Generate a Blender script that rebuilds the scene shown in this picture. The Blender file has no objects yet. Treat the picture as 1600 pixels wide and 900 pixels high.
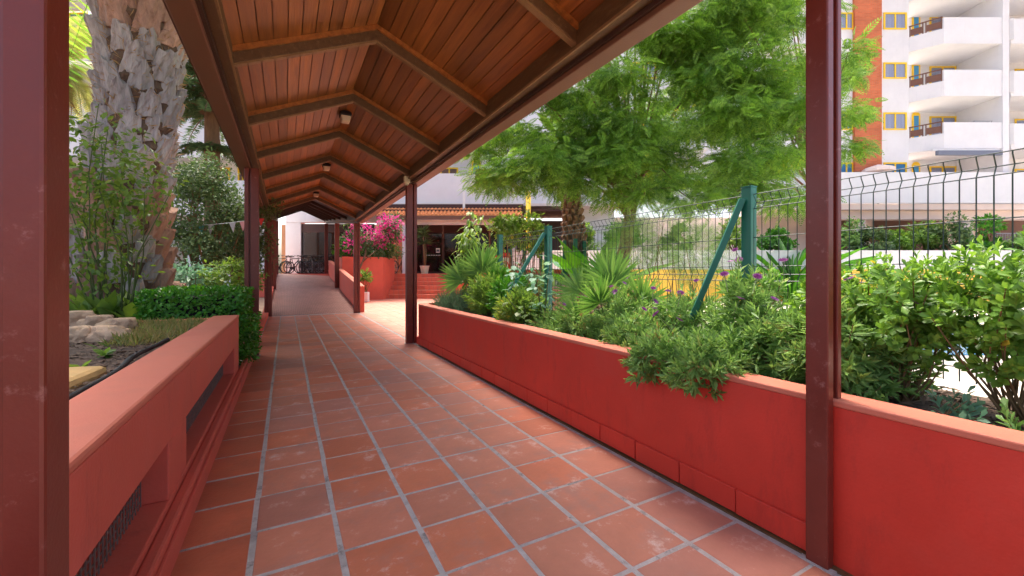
import bpy, math, random
import numpy as np
from mathutils import Vector, Matrix, noise as mnoise
R = math.radians
rng = np.random.default_rng(7); random.seed(7)
sc = bpy.context.scene
COL = sc.collection
# ------------------------------------------------------------------ camera, sky, sun, exposure
F_PX, YAW, HOR, CH = 650.0, R(28.5), 427.5, 1.2          # focal length in photo pixels, heading, horizon row, eye height
cam = bpy.data.cameras.new('camera'); camo = bpy.data.objects.new('camera', cam); COL.objects.link(camo)
camo.location = (0, 0, CH); camo.rotation_euler = (R(90), 0, -YAW)
cam.sensor_width = 36; cam.lens = F_PX / 1600 * 36; cam.shift_y = -22.5 / 1600
cam.clip_start = 0.05; cam.clip_end = 2000
sc.camera = camo
SUN_EL, SUN_AZ = R(64), R(8)                            # azimuth clockwise from +Y
w = bpy.data.worlds.new('World'); sc.world = w; w.use_nodes = True
nt = w.node_tree; sky = nt.nodes.new('ShaderNodeTexSky'); sky.sky_type = 'NISHITA'; sky.sun_disc = False
sky.sun_elevation = SUN_EL; sky.sun_rotation = SUN_AZ; sky.dust_density = 7.0; sky.air_density = .7; sky.ozone_density = 0.3
bg = nt.nodes['Background']; bg.inputs['Strength'].default_value = 0.15
nt.links.new(sky.outputs[0], bg.inputs['Color'])
sl = bpy.data.lights.new('sun', 'SUN'); sl.energy = .9; sl.angle = R(14); sl.color = (1, .95, .88)
so = bpy.data.objects.new('sun', sl); COL.objects.link(so)
sdir = Vector((math.sin(SUN_AZ) * math.cos(SUN_EL), math.cos(SUN_AZ) * math.cos(SUN_EL), math.sin(SUN_EL)))
so.rotation_euler = sdir.to_track_quat('Z', 'Y').to_euler(); so.location = sdir * 60
sc.view_settings.view_transform = 'Standard'; sc.view_settings.look = 'None'
sc.view_settings.gamma = 1; sc.view_settings.exposure = 1.98
sc.render.engine = 'CYCLES'; sc.cycles.max_bounces = 8; sc.cycles.diffuse_bounces = 5; sc.cycles.transparent_max_bounces = 12

# ------------------------------------------------------------------ helpers
sY, cY = math.sin(YAW), math.cos(YAW)
def W(u, d, z):                                           # view frame (right, forward, up) -> world
    return Vector((sY * d + cY * u, cY * d - sY * u, z))
def PX(px, py, D): return W((px - 800) / F_PX * D, D, CH + (HOR - py) / F_PX * D)
def U(px, D): return (px - 800) / F_PX * D
def ZZ(py, D): return CH + (HOR - py) / F_PX * D
def S(r, g, b):
    f = lambda c: (c / 255 / 12.92) if c / 255 < .04045 else ((c / 255 + .055) / 1.055) ** 2.4
    return (f(r), f(g), f(b), 1)
def nodes(m):
    m.use_nodes = True; return m.node_tree, m.node_tree.nodes['Principled BSDF']
def mat(name, col, rough=.6, var=.18, scale=5, bump=.15, bscale=60, rand=0., metal=0., spec=.5, stain=None, stain_scale=2.2, stain_amt=.6, stretch=None, coat=0., speck=None, speck_scale=14, speck_amt=.5, speck_lo=.6, speck_stretch=None):
    m = bpy.data.materials.new(name); t, b = nodes(m); N, Lk = t.nodes, t.links
    geo = N.new('ShaderNodeNewGeometry'); vec = geo.outputs['Position']
    if stretch:
        mp = N.new('ShaderNodeMapping'); mp.inputs['Scale'].default_value = stretch; Lk.new(vec, mp.inputs[0]); vec = mp.outputs[0]
    nz = N.new('ShaderNodeTexNoise'); nz.inputs['Scale'].default_value = scale; nz.inputs['Detail'].default_value = 7; nz.inputs['Roughness'].default_value = .62
    Lk.new(vec, nz.inputs['Vector'])
    mr = N.new('ShaderNodeMapRange'); mr.inputs['From Min'].default_value = .25; mr.inputs['From Max'].default_value = .75
    mr.inputs['To Min'].default_value = 1 - var; mr.inputs['To Max'].default_value = 1 + var; Lk.new(nz.outputs[0], mr.inputs[0])
    val = mr.outputs[0]
    if rand:
        oi = N.new('ShaderNodeObjectInfo'); r2 = N.new('ShaderNodeMapRange'); r2.inputs['To Min'].default_value = 1 - rand; r2.inputs['To Max'].default_value = 1 + rand
        Lk.new(oi.outputs['Random'], r2.inputs[0]); mm = N.new('ShaderNodeMath'); mm.operation = 'MULTIPLY'; Lk.new(val, mm.inputs[0]); Lk.new(r2.outputs[0], mm.inputs[1]); val = mm.outputs[0]
    vm = N.new('ShaderNodeVectorMath'); vm.operation = 'SCALE'; vm.inputs[0].default_value = col[:3]; Lk.new(val, vm.inputs['Scale'])
    out = vm.outputs[0]
    if stain:
        n2 = N.new('ShaderNodeTexNoise'); n2.inputs['Scale'].default_value = stain_scale; n2.inputs['Detail'].default_value = 9; n2.inputs['Roughness'].default_value = .7; Lk.new(vec, n2.inputs['Vector'])
        r3 = N.new('ShaderNodeMapRange'); r3.inputs['From Min'].default_value = .52; r3.inputs['From Max'].default_value = .72; r3.inputs['To Max'].default_value = stain_amt; Lk.new(n2.outputs[0], r3.inputs[0])
        mx = N.new('ShaderNodeMix'); mx.data_type = 'RGBA'; Lk.new(r3.outputs[0], mx.inputs['Factor']); Lk.new(out, mx.inputs[6]); mx.inputs[7].default_value = stain; out = mx.outputs[2]
    if speck:
        v2 = geo.outputs['Position']
        if speck_stretch:
            mp2 = N.new('ShaderNodeMapping'); mp2.inputs['Scale'].default_value = speck_stretch; Lk.new(v2, mp2.inputs[0]); v2 = mp2.outputs[0]
        n4 = N.new('ShaderNodeTexNoise'); n4.inputs['Scale'].default_value = speck_scale; n4.inputs['Detail'].default_value = 12; n4.inputs['Roughness'].default_value = .75; Lk.new(v2, n4.inputs['Vector'])
        r4 = N.new('ShaderNodeMapRange'); r4.inputs['From Min'].default_value = speck_lo; r4.inputs['From Max'].default_value = speck_lo + .12; r4.inputs['To Max'].default_value = speck_amt; Lk.new(n4.outputs[0], r4.inputs[0])
        mx2 = N.new('ShaderNodeMix'); mx2.data_type = 'RGBA'; Lk.new(r4.outputs[0], mx2.inputs['Factor']); Lk.new(out, mx2.inputs[6]); mx2.inputs[7].default_value = speck; out = mx2.outputs[2]
    Lk.new(out, b.inputs['Base Color'])
    rr = N.new('ShaderNodeMapRange'); rr.inputs['To Min'].default_value = max(.03, rough - .12); rr.inputs['To Max'].default_value = min(1, rough + .12); Lk.new(nz.outputs[0], rr.inputs[0]); Lk.new(rr.outputs[0], b.inputs['Roughness'])
    b.inputs['Metallic'].default_value = metal; b.inputs['Specular IOR Level'].default_value = spec; b.inputs['Coat Weight'].default_value = coat
    if bump:
        n3 = N.new('ShaderNodeTexNoise'); n3.inputs['Scale'].default_value = bscale; n3.inputs['Detail'].default_value = 5; Lk.new(vec, n3.inputs['Vector'])
        bp = N.new('ShaderNodeBump'); bp.inputs['Strength'].default_value = bump; bp.inputs['Distance'].default_value = .02; Lk.new(n3.outputs[0], bp.inputs['Height']); Lk.new(bp.outputs[0], b.inputs['Normal'])
    return m
def leafmat(name, c1, c2, c3=None, p3=.06, trans=.35, rough=.45, nscale=1.6):
    m = bpy.data.materials.new(name); t, b = nodes(m); N, Lk = t.nodes, t.links
    geo = N.new('ShaderNodeNewGeometry'); nz = N.new('ShaderNodeTexNoise'); nz.inputs['Scale'].default_value = nscale; nz.inputs['Detail'].default_value = 3; Lk.new(geo.outputs['Position'], nz.inputs['Vector'])
    a = N.new('ShaderNodeMath'); a.operation = 'MULTIPLY_ADD'; Lk.new(geo.outputs['Random Per Island'], a.inputs[0]); a.inputs[1].default_value = .55
    mr = N.new('ShaderNodeMapRange'); mr.inputs['From Min'].default_value = .3; mr.inputs['From Max'].default_value = .7; mr.inputs['To Max'].default_value = .45; Lk.new(nz.outputs[0], mr.inputs[0]); Lk.new(mr.outputs[0], a.inputs[2])
    cr = N.new('ShaderNodeValToRGB'); cr.color_ramp.elements[0].color = c1; cr.color_ramp.elements[1].color = c2; cr.color_ramp.elements[1].position = .9
    if c3:
        e = cr.color_ramp.elements.new(1 - p3); e.color = c3; cr.color_ramp.elements[1].position = .9 - p3
    Lk.new(a.outputs[0], cr.inputs[0]); Lk.new(cr.outputs[0], b.inputs['Base Color']); b.inputs['Roughness'].default_value = rough; b.inputs['Specular IOR Level'].default_value = .35
    tr = N.new('ShaderNodeBsdfTranslucent'); hs = N.new('ShaderNodeHueSaturation'); hs.inputs['Hue'].default_value = .485; hs.inputs['Value'].default_value = 1.5; hs.inputs['Saturation'].default_value = 1.1
    Lk.new(cr.outputs[0], hs.inputs['Color']); Lk.new(hs.outputs[0], tr.inputs['Color'])
    mx = N.new('ShaderNodeMixShader'); mx.inputs[0].default_value = trans; Lk.new(b.outputs[0], mx.inputs[1]); Lk.new(tr.outputs[0], mx.inputs[2]); Lk.new(mx.outputs[0], N['Material Output'].inputs['Surface'])
    return m
def glassmat(name, tint=(.6, .65, .65, 1), refl=.35):
    m = bpy.data.materials.new(name); t, b = nodes(m); N, Lk = t.nodes, t.links
    b.inputs['Base Color'].default_value = (.01, .01, .012, 1); b.inputs['Roughness'].default_value = .03; b.inputs['Specular IOR Level'].default_value = .9
    tr = N.new('ShaderNodeBsdfTransparent'); tr.inputs[0].default_value = tint
    mx = N.new('ShaderNodeMixShader'); mx.inputs[0].default_value = refl; Lk.new(tr.outputs[0], mx.inputs[1]); Lk.new(b.outputs[0], mx.inputs[2]); Lk.new(mx.outputs[0], N['Material Output'].inputs['Surface'])
    return m
def brickmat(name, c1, c2, mortar, bw, bh, rot=0., msize=.01, bump=.4, rough=.75):
    m = bpy.data.materials.new(name); t, b = nodes(m); N, Lk = t.nodes, t.links
    tc = N.new('ShaderNodeTexCoord'); mp = N.new('ShaderNodeMapping'); mp.inputs['Rotation'].default_value = (rot, 0, 0); Lk.new(tc.outputs['Object'], mp.inputs[0])
    br = N.new('ShaderNodeTexBrick'); br.inputs['Color1'].default_value = c1; br.inputs['Color2'].default_value = c2; br.inputs['Mortar'].default_value = mortar
    br.inputs['Scale'].default_value = 1; br.inputs['Mortar Size'].default_value = msize; br.inputs['Brick Width'].default_value = bw; br.inputs['Row Height'].default_value = bh
    Lk.new(mp.outputs[0], br.inputs['Vector'])
    nz = N.new('ShaderNodeTexNoise'); nz.inputs['Scale'].default_value = 1.3; nz.inputs['Detail'].default_value = 8; Lk.new(tc.outputs['Object'], nz.inputs['Vector'])
    hs = N.new('ShaderNodeHueSaturation'); mr = N.new('ShaderNodeMapRange'); mr.inputs['To Min'].default_value = .65; mr.inputs['To Max'].default_value = 1.35; Lk.new(nz.outputs[0], mr.inputs[0]); Lk.new(mr.outputs[0], hs.inputs['Value']); Lk.new(br.outputs['Color'], hs.inputs['Color'])
    Lk.new(hs.outputs[0], b.inputs['Base Color']); b.inputs['Roughness'].default_value = rough
    bp = N.new('ShaderNodeBump'); bp.inputs['Strength'].default_value = bump; bp.inputs['Distance'].default_value = .01; bp.invert = True; Lk.new(br.outputs['Fac'], bp.inputs['Height']); Lk.new(bp.outputs[0], b.inputs['Normal'])
    return m

M = {}
M['red'] = mat('red_paint', S(202, 56, 38), .55, .12, 2.5, .10, 70, stain=S(206, 84, 68), stain_scale=1.6, stain_amt=.3, speck=S(120, 34, 30), speck_scale=3, speck_amt=.28, speck_lo=.54, speck_stretch=(1.6, 1.6, .5))
M['red_lit'] = mat('lit_red_paint', S(204, 94, 74), .6, .12, 2.5, .12, 70, stain=S(206, 112, 98), stain_scale=1.8, stain_amt=.4, speck=S(150, 66, 58), speck_scale=3, speck_amt=.4, speck_lo=.56, speck_stretch=(2, 2, .5))  # paler copy of the red; the left wall's stronger light put into its colour
M['coping'] = mat('lit_red_coping', S(206, 116, 90), .7, .10, 4, .09, 160, stain=S(172, 84, 70), stain_scale=2, stain_amt=.4)  # wall tops in paler red, the light falling on them put into the colour
M['coral'] = mat('coral_paint', S(214, 96, 74), .65, .10, 2, .2, 70, stain=S(190, 80, 62), stain_amt=.4)
M['maroon'] = mat('maroon_metal_paint', S(112, 46, 34), .38, .12, 6, .045, 130, stain=S(134, 74, 64), stain_scale=4, stain_amt=.3, speck=S(176, 132, 122), speck_scale=16, speck_amt=.5, speck_lo=.585)
M['tile'] = mat('terracotta_tile', S(184, 116, 92), .52, .16, 5, .12, 45, rand=.11, stain=S(146, 116, 108), stain_scale=2.4, stain_amt=.7, speck=S(210, 192, 182), speck_scale=5, speck_amt=.7, speck_lo=.565)
M['tile_m'] = mat('mauve_terracotta_tile', S(174, 114, 96), .52, .16, 5, .12, 45, rand=.11, stain=S(146, 116, 108), stain_scale=2.4, stain_amt=.7, speck=S(210, 192, 182), speck_scale=5, speck_amt=.7, speck_lo=.565)
M['tile_r'] = mat('warm_terracotta_tile', S(190, 110, 80), .52, .16, 5, .12, 45, rand=.11, stain=S(146, 116, 108), stain_scale=2.4, stain_amt=.7, speck=S(210, 192, 182), speck_scale=5, speck_amt=.7, speck_lo=.565)
M['tile_o'] = mat('orange_terracotta_tile', S(178, 94, 66), .5, .18, 5, .14, 45, rand=.16, stain=S(150, 84, 66), stain_scale=3, stain_amt=.6)
M['grout'] = mat('cement_grout', S(172, 165, 161), .85, .2, 14, .4, 160, stain=S(110, 104, 100), stain_scale=3, speck=S(84, 76, 70), speck_scale=10, speck_amt=.7, speck_lo=.54)
M['wood'] = mat('varnished_pine_board', S(146, 90, 42), .42, .42, 7, .1, 30, rand=.3, stretch=(3.2, .18, 3.2), stain=S(84, 34, 14), stain_scale=5, stain_amt=.6)
M['timber'] = mat('dark_brown_timber', S(92, 66, 40), .5, .3, 6, .25, 60, stretch=(3, .6, 3), stain=S(140, 122, 92), stain_scale=9, stain_amt=.4)
M['timber_edge'] = mat('worn_timber_edge', S(134, 104, 70), .55, .3, 8, .2, 60)
M['gutter'] = mat('brown_eave_metal', S(112, 76, 58), .5, .14, 3, .1, 90)
M['slat_dark'] = mat('dark_stained_board', S(58, 38, 32), .5, .3, 5, .15, 50, rand=.25)
M['rooftop'] = mat('roof_felt', S(120, 90, 76), .9)
M['cream_plastic'] = mat('cream_plastic', S(206, 190, 160), .35, .08, 6, .03)
M['black'] = mat('black_plastic', S(26, 26, 28), .4, .2, 8, .05)
M['rubber'] = mat('black_rubber', S(30, 30, 32), .7, .2, 20, .2)
M['soil'] = mat('dry_soil', S(92, 72, 56), .95, .45, 9, .9, 40, stain=S(48, 38, 30), stain_scale=7, stain_amt=.9)
M['chip'] = mat('bark_litter', S(112, 92, 74), .9, .3, 20, .3, 40)
M['rock'] = mat('tan_rock', S(190, 158, 126), .9, .35, 6, .9, 22, rand=.14, stain=S(136, 94, 66), stain_scale=4, stain_amt=.8, speck=S(84, 70, 60), speck_scale=16, speck_amt=.7, speck_lo=.56)
M['slabstone'] = mat('yellow_edge_stone', S(206, 166, 104), .8, .2, 8, .4, 30)
M['mesh'] = mat('rusty_wire', S(120, 100, 90), .6, .4, 30, .1)
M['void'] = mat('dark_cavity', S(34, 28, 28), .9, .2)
M['green_metal'] = mat('green_powder_coat', S(30, 108, 92), .38, .10, 8, .04)
M['green_wire'] = mat('dark_green_wire', S(28, 52, 48), .4, .1, 8, .02)
M['white'] = mat('white_render', S(220, 221, 224), .8, .05, 1.2, .1, 40, stain=S(206, 208, 214), stain_scale=.7, stain_amt=.5, speck=S(176, 176, 178), speck_scale=2.2, speck_amt=.16, speck_lo=.57, speck_stretch=(2.2, 2.2, .25))
M['white_shade'] = M['white']
M['pinkwhite'] = mat('pinkish_render', S(226, 208, 200), .8, .06, 1.2, .1, 40)
M['yellow'] = mat('yellow_frame_paint', S(240, 200, 30), .45, .08, 6, .05)
M['yellow_wall'] = mat('yellow_render', S(244, 200, 84), .8, .08, 2, .1)
M['brick'] = brickmat('orange_brick', S(206, 108, 62), S(190, 92, 52), S(172, 118, 88), .24, .075, R(90), .010)
M['curtain'] = mat('pale_curtain', S(188, 192, 214), .8, .2, 1.2, .1, stretch=(8, 8, .2))
M['curtain_b'] = mat('blue_blind', S(70, 150, 200), .7, .15, 2)
M['dark_glass'] = glassmat('dark_glazing', (.35, .36, .36, 1), .45)
M['clear_glass'] = glassmat('window_glazing', (.95, .97, 1, 1), .12)
M['rail_wood'] = mat('brown_rail', S(110, 74, 58), .6, .2, 6, .1)
M['dark_brown'] = mat('dark_brown_wood', S(66, 34, 28), .5, .2, 4, .1)
M['interior'] = mat('interior_wall', S(150, 110, 80), .8, .2, 1)
M['awning'] = mat('grey_awning', S(110, 118, 136), .8, .1)
M['rooftile'] = mat('clay_roof_tile', S(238, 160, 102), .75, .3, 4, .3, 40, stain=S(180, 96, 60), stain_scale=6, stain_amt=.6)
M['steps'] = brickmat('brick_step', S(206, 110, 84), S(190, 96, 74), S(176, 112, 92), .22, .3, 0, .012)
M['ramp'] = brickmat('ribbed_ramp_tile', S(186, 134, 118), S(172, 120, 106), S(124, 86, 78), .10, .10, 0, .012, .6, .55)
M['plaza'] = mat('pale_coral_paver', S(204, 128, 106), .65, .2, 5, .2, 50, stain=S(222, 176, 156), stain_scale=2, stain_amt=.6)
M['deck'] = mat('cream_pool_deck', S(236, 222, 200), .8, .08, 2, .1)
M['ground'] = mat('packed_earth', S(150, 130, 108), .95, .2, 1, .3)
M['water'] = mat('pool_water', S(70, 160, 205), .08, .1, 3, .2, 4)
M['bark'] = mat('brown_bark', S(122, 92, 70), .9, .35, 7, .9, 16, stretch=(2, 2, .5))
M['stem'] = mat('woody_stem', S(128, 100, 66), .8, .3, 14, .3)
M['gstem'] = mat('green_stem', S(82, 98, 52), .6, .2, 10, .1)
M['fibre'] = mat('palm_fibre', S(108, 86, 70), .95, .45, 16, 1., 40, stretch=(1, 1, .35), stain=S(62, 46, 38), stain_scale=8, stain_amt=.8)
M['boot'] = mat('grey_palm_boot', S(172, 163, 161), .85, .36, 11, .6, 40, rand=.18, stretch=(1.6, 1.6, .3), stain=S(96, 82, 76), stain_scale=9, stain_amt=.7)
M['boot_r'] = mat('reddish_palm_boot', S(172, 136, 118), .85, .36, 10, .6, 40, rand=.18, stretch=(1.6, 1.6, .4), stain=S(104, 62, 46), stain_scale=7, stain_amt=.8)
M['terracotta_pot'] = mat('cream_pot', S(220, 200, 174), .7, .1, 6)
M['whitepot'] = mat('white_pot', S(236, 236, 232), .5, .05, 6)
M['signred'] = mat('sign_red', S(205, 44, 40), .4, .05)
M['signwhite'] = mat('sign_white', S(240, 240, 238), .4, .03)
M['steel'] = mat('bare_steel', S(150, 150, 155), .35, .1, metal=.8)
for k, c in dict(pink=(226, 150, 150), teal=(70, 160, 175), grey=(190, 180, 184), redf=(206, 50, 44)).items(): M['flag_' + k] = mat('flag_' + k, S(*c), .8, .05)
M['l_tree'] = leafmat('feathery_leaf', S(54, 100, 46), S(140, 182, 78), S(190, 196, 84), .06, .42, nscale=1.1)
M['l_daisy'] = leafmat('grey_green_leaf', S(70, 112, 50), S(150, 188, 104), S(172, 150, 92), .09, .28, nscale=4)
M['l_shrub'] = leafmat('fleshy_leaf', S(70, 114, 44), S(138, 178, 78), S(206, 180, 70), .07, .35, .35, 3)
M['l_hedge'] = leafmat('hedge_leaf', S(36, 92, 30), S(92, 158, 54), None, .0, .3, .35, 5)
M['l_bush'] = leafmat('dull_leaf', S(48, 74, 44), S(110, 136, 84), None, 0, .3, .5, 1.6)
M['l_rosemary'] = leafmat('rosemary_needle', S(56, 84, 62), S(104, 138, 98), None, 0, .2, .6, 3)
M['l_light'] = leafmat('light_leaf', S(74, 114, 46), S(138, 170, 80), S(196, 190, 80), .06, .4, .45, 3)
M['l_fan'] = leafmat('fan_palm_leaf', S(64, 112, 48), S(128, 168, 84), None, 0, .35, .45, 3)
M['l_pale'] = leafmat('pale_palm_leaf', S(120, 140, 70), S(186, 190, 120), S(214, 196, 130), .1, .35, .5, 3)
M['l_climb'] = leafmat('climber_leaf', S(62, 98, 42), S(124, 152, 66), S(186, 160, 70), .06, .4, .4, 3)
M['l_pine'] = leafmat('pine_needle', S(56, 92, 62), S(112, 140, 92), S(150, 120, 80), .06, .2, .6, 2)
M['l_dry'] = leafmat('dry_frond', S(150, 116, 78), S(196, 164, 116), None, 0, .2, .8, 3)
M['l_blue'] = leafmat('bluish_leaf', S(92, 138, 110), S(142, 178, 146), None, 0, .3, .5, 3)
M['l_grass'] = leafmat('short_grass', S(84, 120, 48), S(148, 176, 84), S(170, 150, 96), .12, .3, .6, 4)
M['petal_p'] = leafmat('purple_petal', S(96, 44, 100), S(140, 76, 140), None, 0, .3)
M['petal_m'] = leafmat('magenta_bract', S(186, 40, 104), S(222, 100, 156), None, 0, .4, .6, 2)
M['petal_y'] = leafmat('yellow_petal', S(226, 180, 40), S(240, 210, 80), None, 0, .4)

def tag(o, label=None, cat=None, group=None, kind=None):
    if label: o['label'] = label
    if cat: o['category'] = cat
    if group: o['group'] = group
    if kind: o['kind'] = kind
    return o
def empty(name, loc, label, cat, group=None, rz=0):
    o = bpy.data.objects.new(name, None); COL.objects.link(o); o.location = loc; o.rotation_euler = (0, 0, rz); o.empty_display_size = .1
    return tag(o, label, cat, group)
def link(name, me, parent=None, world=True):
    o = bpy.data.objects.new(name, me); COL.objects.link(o)
    if parent: o.parent = parent
    return o
class MB:
    def __init__(s): s.v = []; s.f = []; s.sm = False
    def box(s, x0, x1, y0, y1, z0, z1):
        n = len(s.v); s.v += [(x, y, z) for z in (z0, z1) for y in (y0, y1) for x in (x0, x1)]
        s.f += [tuple(n + i for i in q) for q in ((0, 2, 3, 1), (4, 5, 7, 6), (0, 1, 5, 4), (2, 6, 7, 3), (0, 4, 6, 2), (1, 3, 7, 5))]; return s
    def bar(s, a, b, wx, wz, up=(0, 0, 1)):
        a, b = Vector(a), Vector(b); d = (b - a).normalized(); up = Vector(up); x = d.cross(up)
        if x.length < 1e-4: x = d.cross(Vector((1, 0, 0)))
        x.normalize(); z = x.cross(d); n = len(s.v)
        for p in (a, b):
            for sx, sz in ((-1, -1), (1, -1), (1, 1), (-1, 1)): s.v.append(tuple(p + x * sx * wx / 2 + z * sz * wz / 2))
        s.f += [tuple(n + i for i in q) for q in ((0, 1, 2, 3), (7, 6, 5, 4), (0, 4, 5, 1), (1, 5, 6, 2), (2, 6, 7, 3), (3, 7, 4, 0))]; return s
    def tube(s, path, r, n=8, cap=True):
        path = [Vector(p) for p in path]; k = len(path); rr = r if hasattr(r, '__len__') else [r] * k
        n0 = len(s.v); pu = None
        for i, p in enumerate(path):
            d = (path[min(i + 1, k - 1)] - path[max(i - 1, 0)]).normalized()
            u = pu if pu is not None else (Vector((0, 0, 1)) if abs(d.z) < .9 else Vector((1, 0, 0)))
            x = (u - d * u.dot(d)); x.normalize(); pu = x; y = d.cross(x)
            for j in range(n):
                a = 2 * math.pi * j / n; s.v.append(tuple(p + (x * math.cos(a) + y * math.sin(a)) * rr[i]))
        for i in range(k - 1):
            for j in range(n): s.f.append((n0 + i * n + j, n0 + i * n + (j + 1) % n, n0 + (i + 1) * n + (j + 1) % n, n0 + (i + 1) * n + j))
        if cap: s.f.append(tuple(n0 + j for j in range(n))[::-1]); s.f.append(tuple(n0 + (k - 1) * n + j for j in range(n)))
        s.sm = True; return s
    def lathe(s, prof, c=(0, 0, 0), n=16):
        n0 = len(s.v); k = len(prof)
        for r, z in prof:
            for j in range(n): a = 2 * math.pi * j / n; s.v.append((c[0] + r * math.cos(a), c[1] + r * math.sin(a), c[2] + z))
        for i in range(k - 1):
            for j in range(n): s.f.append((n0 + i * n + j, n0 + i * n + (j + 1) % n, n0 + (i + 1) * n + (j + 1) % n, n0 + (i + 1) * n + j))
        s.f.append(tuple(n0 + j for j in range(n))[::-1]); s.f.append(tuple(n0 + (k - 1) * n + j for j in range(n))); return s
    def prism(s, poly, z0, z1):
        n = len(s.v); k = len(poly); zz = lambda z, i: z[i] if hasattr(z, '__len__') else z
        s.v += [(p[0], p[1], zz(z0, i)) for i, p in enumerate(poly)] + [(p[0], p[1], zz(z1, i)) for i, p in enumerate(poly)]
        s.f.append(tuple(n + i for i in range(k))[::-1]); s.f.append(tuple(n + k + i for i in range(k)))
        for i in range(k): j = (i + 1) % k; s.f.append((n + i, n + j, n + k + j, n + k + i))
        return s
    def mesh(s, name, m):
        me = bpy.data.meshes.new(name); me.from_pydata(s.v, [], s.f); me.materials.append(m)
        if s.sm: me.polygons.foreach_set('use_smooth', [True] * len(me.polygons)); 
        me.update(); return me
    def build(s, name, m, parent=None, bevel=0, loc=None):
        o = link(name, s.mesh(name, m), parent)
        if loc is not None: o.location = loc
        if bevel:
            b = o.modifiers.new('bevel', 'BEVEL'); b.width = bevel; b.segments = 2; b.limit_method = 'ANGLE'
        return o
def struct(name, mb, m, **k): o = mb.build(name, m, **k); o['kind'] = 'structure'; return o
def trimesh(name, V, T, m, parent=None, smooth=False):
    V = np.ascontiguousarray(V, np.float32).reshape(-1, 3); T = np.ascontiguousarray(T, np.int32).reshape(-1, 3)
    me = bpy.data.meshes.new(name); me.vertices.add(len(V)); me.vertices.foreach_set('co', V.ravel())
    me.loops.add(T.size); me.loops.foreach_set('vertex_index', T.ravel()); me.polygons.add(len(T))
    me.polygons.foreach_set('loop_start', np.arange(0, T.size, 3, dtype=np.int32)); me.polygons.foreach_set('loop_total', np.full(len(T), 3, np.int32))
    me.materials.append(m); me.update(); me.validate()
    return link(name, me, parent)
def nrm(a): return a / np.maximum(np.linalg.norm(a, axis=-1, keepdims=True), 1e-9)
def inst(tpl, P, D, N, Sc, wid=None):
    tv, tf = tpl; P = np.asarray(P, float); D = nrm(np.asarray(D, float)); N = np.asarray(N, float); N = nrm(N - D * (N * D).sum(1, keepdims=True)); X = np.cross(D, N)
    Sc = np.broadcast_to(np.asarray(Sc, float), (len(P),))
    V = P[:, None] + Sc[:, None, None] * (tv[None, :, 0:1] * X[:, None] + tv[None, :, 1:2] * D[:, None] + tv[None, :, 2:3] * N[:, None])
    T = tf[None] + (np.arange(len(P)) * len(tv))[:, None, None]
    return V.reshape(-1, 3), T.reshape(-1, 3)
def cat(parts):
    Vs, Ts, n = [], [], 0
    for V, T in parts: Vs.append(V); Ts.append(T + n); n += len(V)
    return np.concatenate(Vs), np.concatenate(Ts)
def leaf_t(wd, fold=.06, m=.5, droop=.08):
    tv = np.array([(0, 0, 0), (-wd, m, fold), (0, 1, -droop), (wd, m, fold)], float); return tv, np.array([(0, 3, 2), (0, 2, 1)])
def leaf6(wd, fold=.07, droop=.15, m1=.3, m2=.7, w1=.8):
    tv = np.array([(0, 0, 0), (-wd * w1, m1, fold), (-wd, m2, fold * .6 - droop * .4), (0, 1, -droop), (wd, m2, fold * .6 - droop * .4), (wd * w1, m1, fold), (0, .5, -.02)], float)
    return tv, np.array([(0, 5, 6), (5, 4, 6), (4, 3, 6), (6, 3, 2), (6, 2, 1), (0, 6, 1)])
LANCE, OVAL, BROAD, NEEDLE, OBOV = leaf_t(.11), leaf_t(.26), leaf6(.3), leaf_t(.05, .01), leaf6(.24, .06, .1, .35, .72, .55)
def frond_t(pairs=11, plen=.3, pw=.06, droop=.35):
    V, T = [], []
    for i in range(pairs):
        t = .12 + .88 * i / (pairs - 1); L = plen * math.sin(math.pi * min(.97, .18 + .78 * t)) + .03; z = -droop * t * t
        for sd in (-1, 1):
            n = len(V); b = np.array((0, t, z)); d = np.array((sd * .86, .5, -.18)); d /= np.linalg.norm(d); s2 = np.array((-.5 * sd, .86, 0)) * pw
            V += [b, b + d * L * .5 - s2 * .5, b + d * L, b + d * L * .5 + s2 * .5]; T += [(n, n + 1, n + 2), (n, n + 2, n + 3)]
    n = len(V); V += [np.array(p, float) for p in ((-.006, 0, 0), (.006, 0, 0), (.003, .5, -droop * .25), (-.003, .5, -droop * .25), (0, 1, -droop))]; T += [(n, n + 1, n + 2), (n, n + 2, n + 3), (n + 3, n + 2, n + 4)]
    return np.array(V), np.array(T)
FROND = frond_t(9, .26, .085, .3)
PALMFROND = frond_t(34, .26, .022, .55)
def rdir(n): return nrm(rng.normal(size=(n, 3)))
def perp(D): 
    r = rdir(len(D)); return nrm(r - D * (r * D).sum(1, keepdims=True))
def shoots(P, D, nl, L, tpl, spread=.9, slen=.12, up=.0):
    """rosette shoots: nl leaves round each tip P with axis D"""
    n = len(P); k = n * nl; Pi = np.repeat(P, nl, 0); Di = np.repeat(nrm(D), nl, 0); t = np.tile(np.linspace(0, 1, nl), n)
    X = perp(Di); a = spread * (1.15 - .8 * t) + rng.normal(0, .12, k)
    d = Di * np.cos(a)[:, None] + X * np.sin(a)[:, None]; d[:, 2] += up
    base = Pi + Di * (slen * (t - 1))[:, None]
    return inst(tpl, base, d, Di, L * rng.uniform(.7, 1.15, k) * (1.1 - .35 * t))
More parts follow.
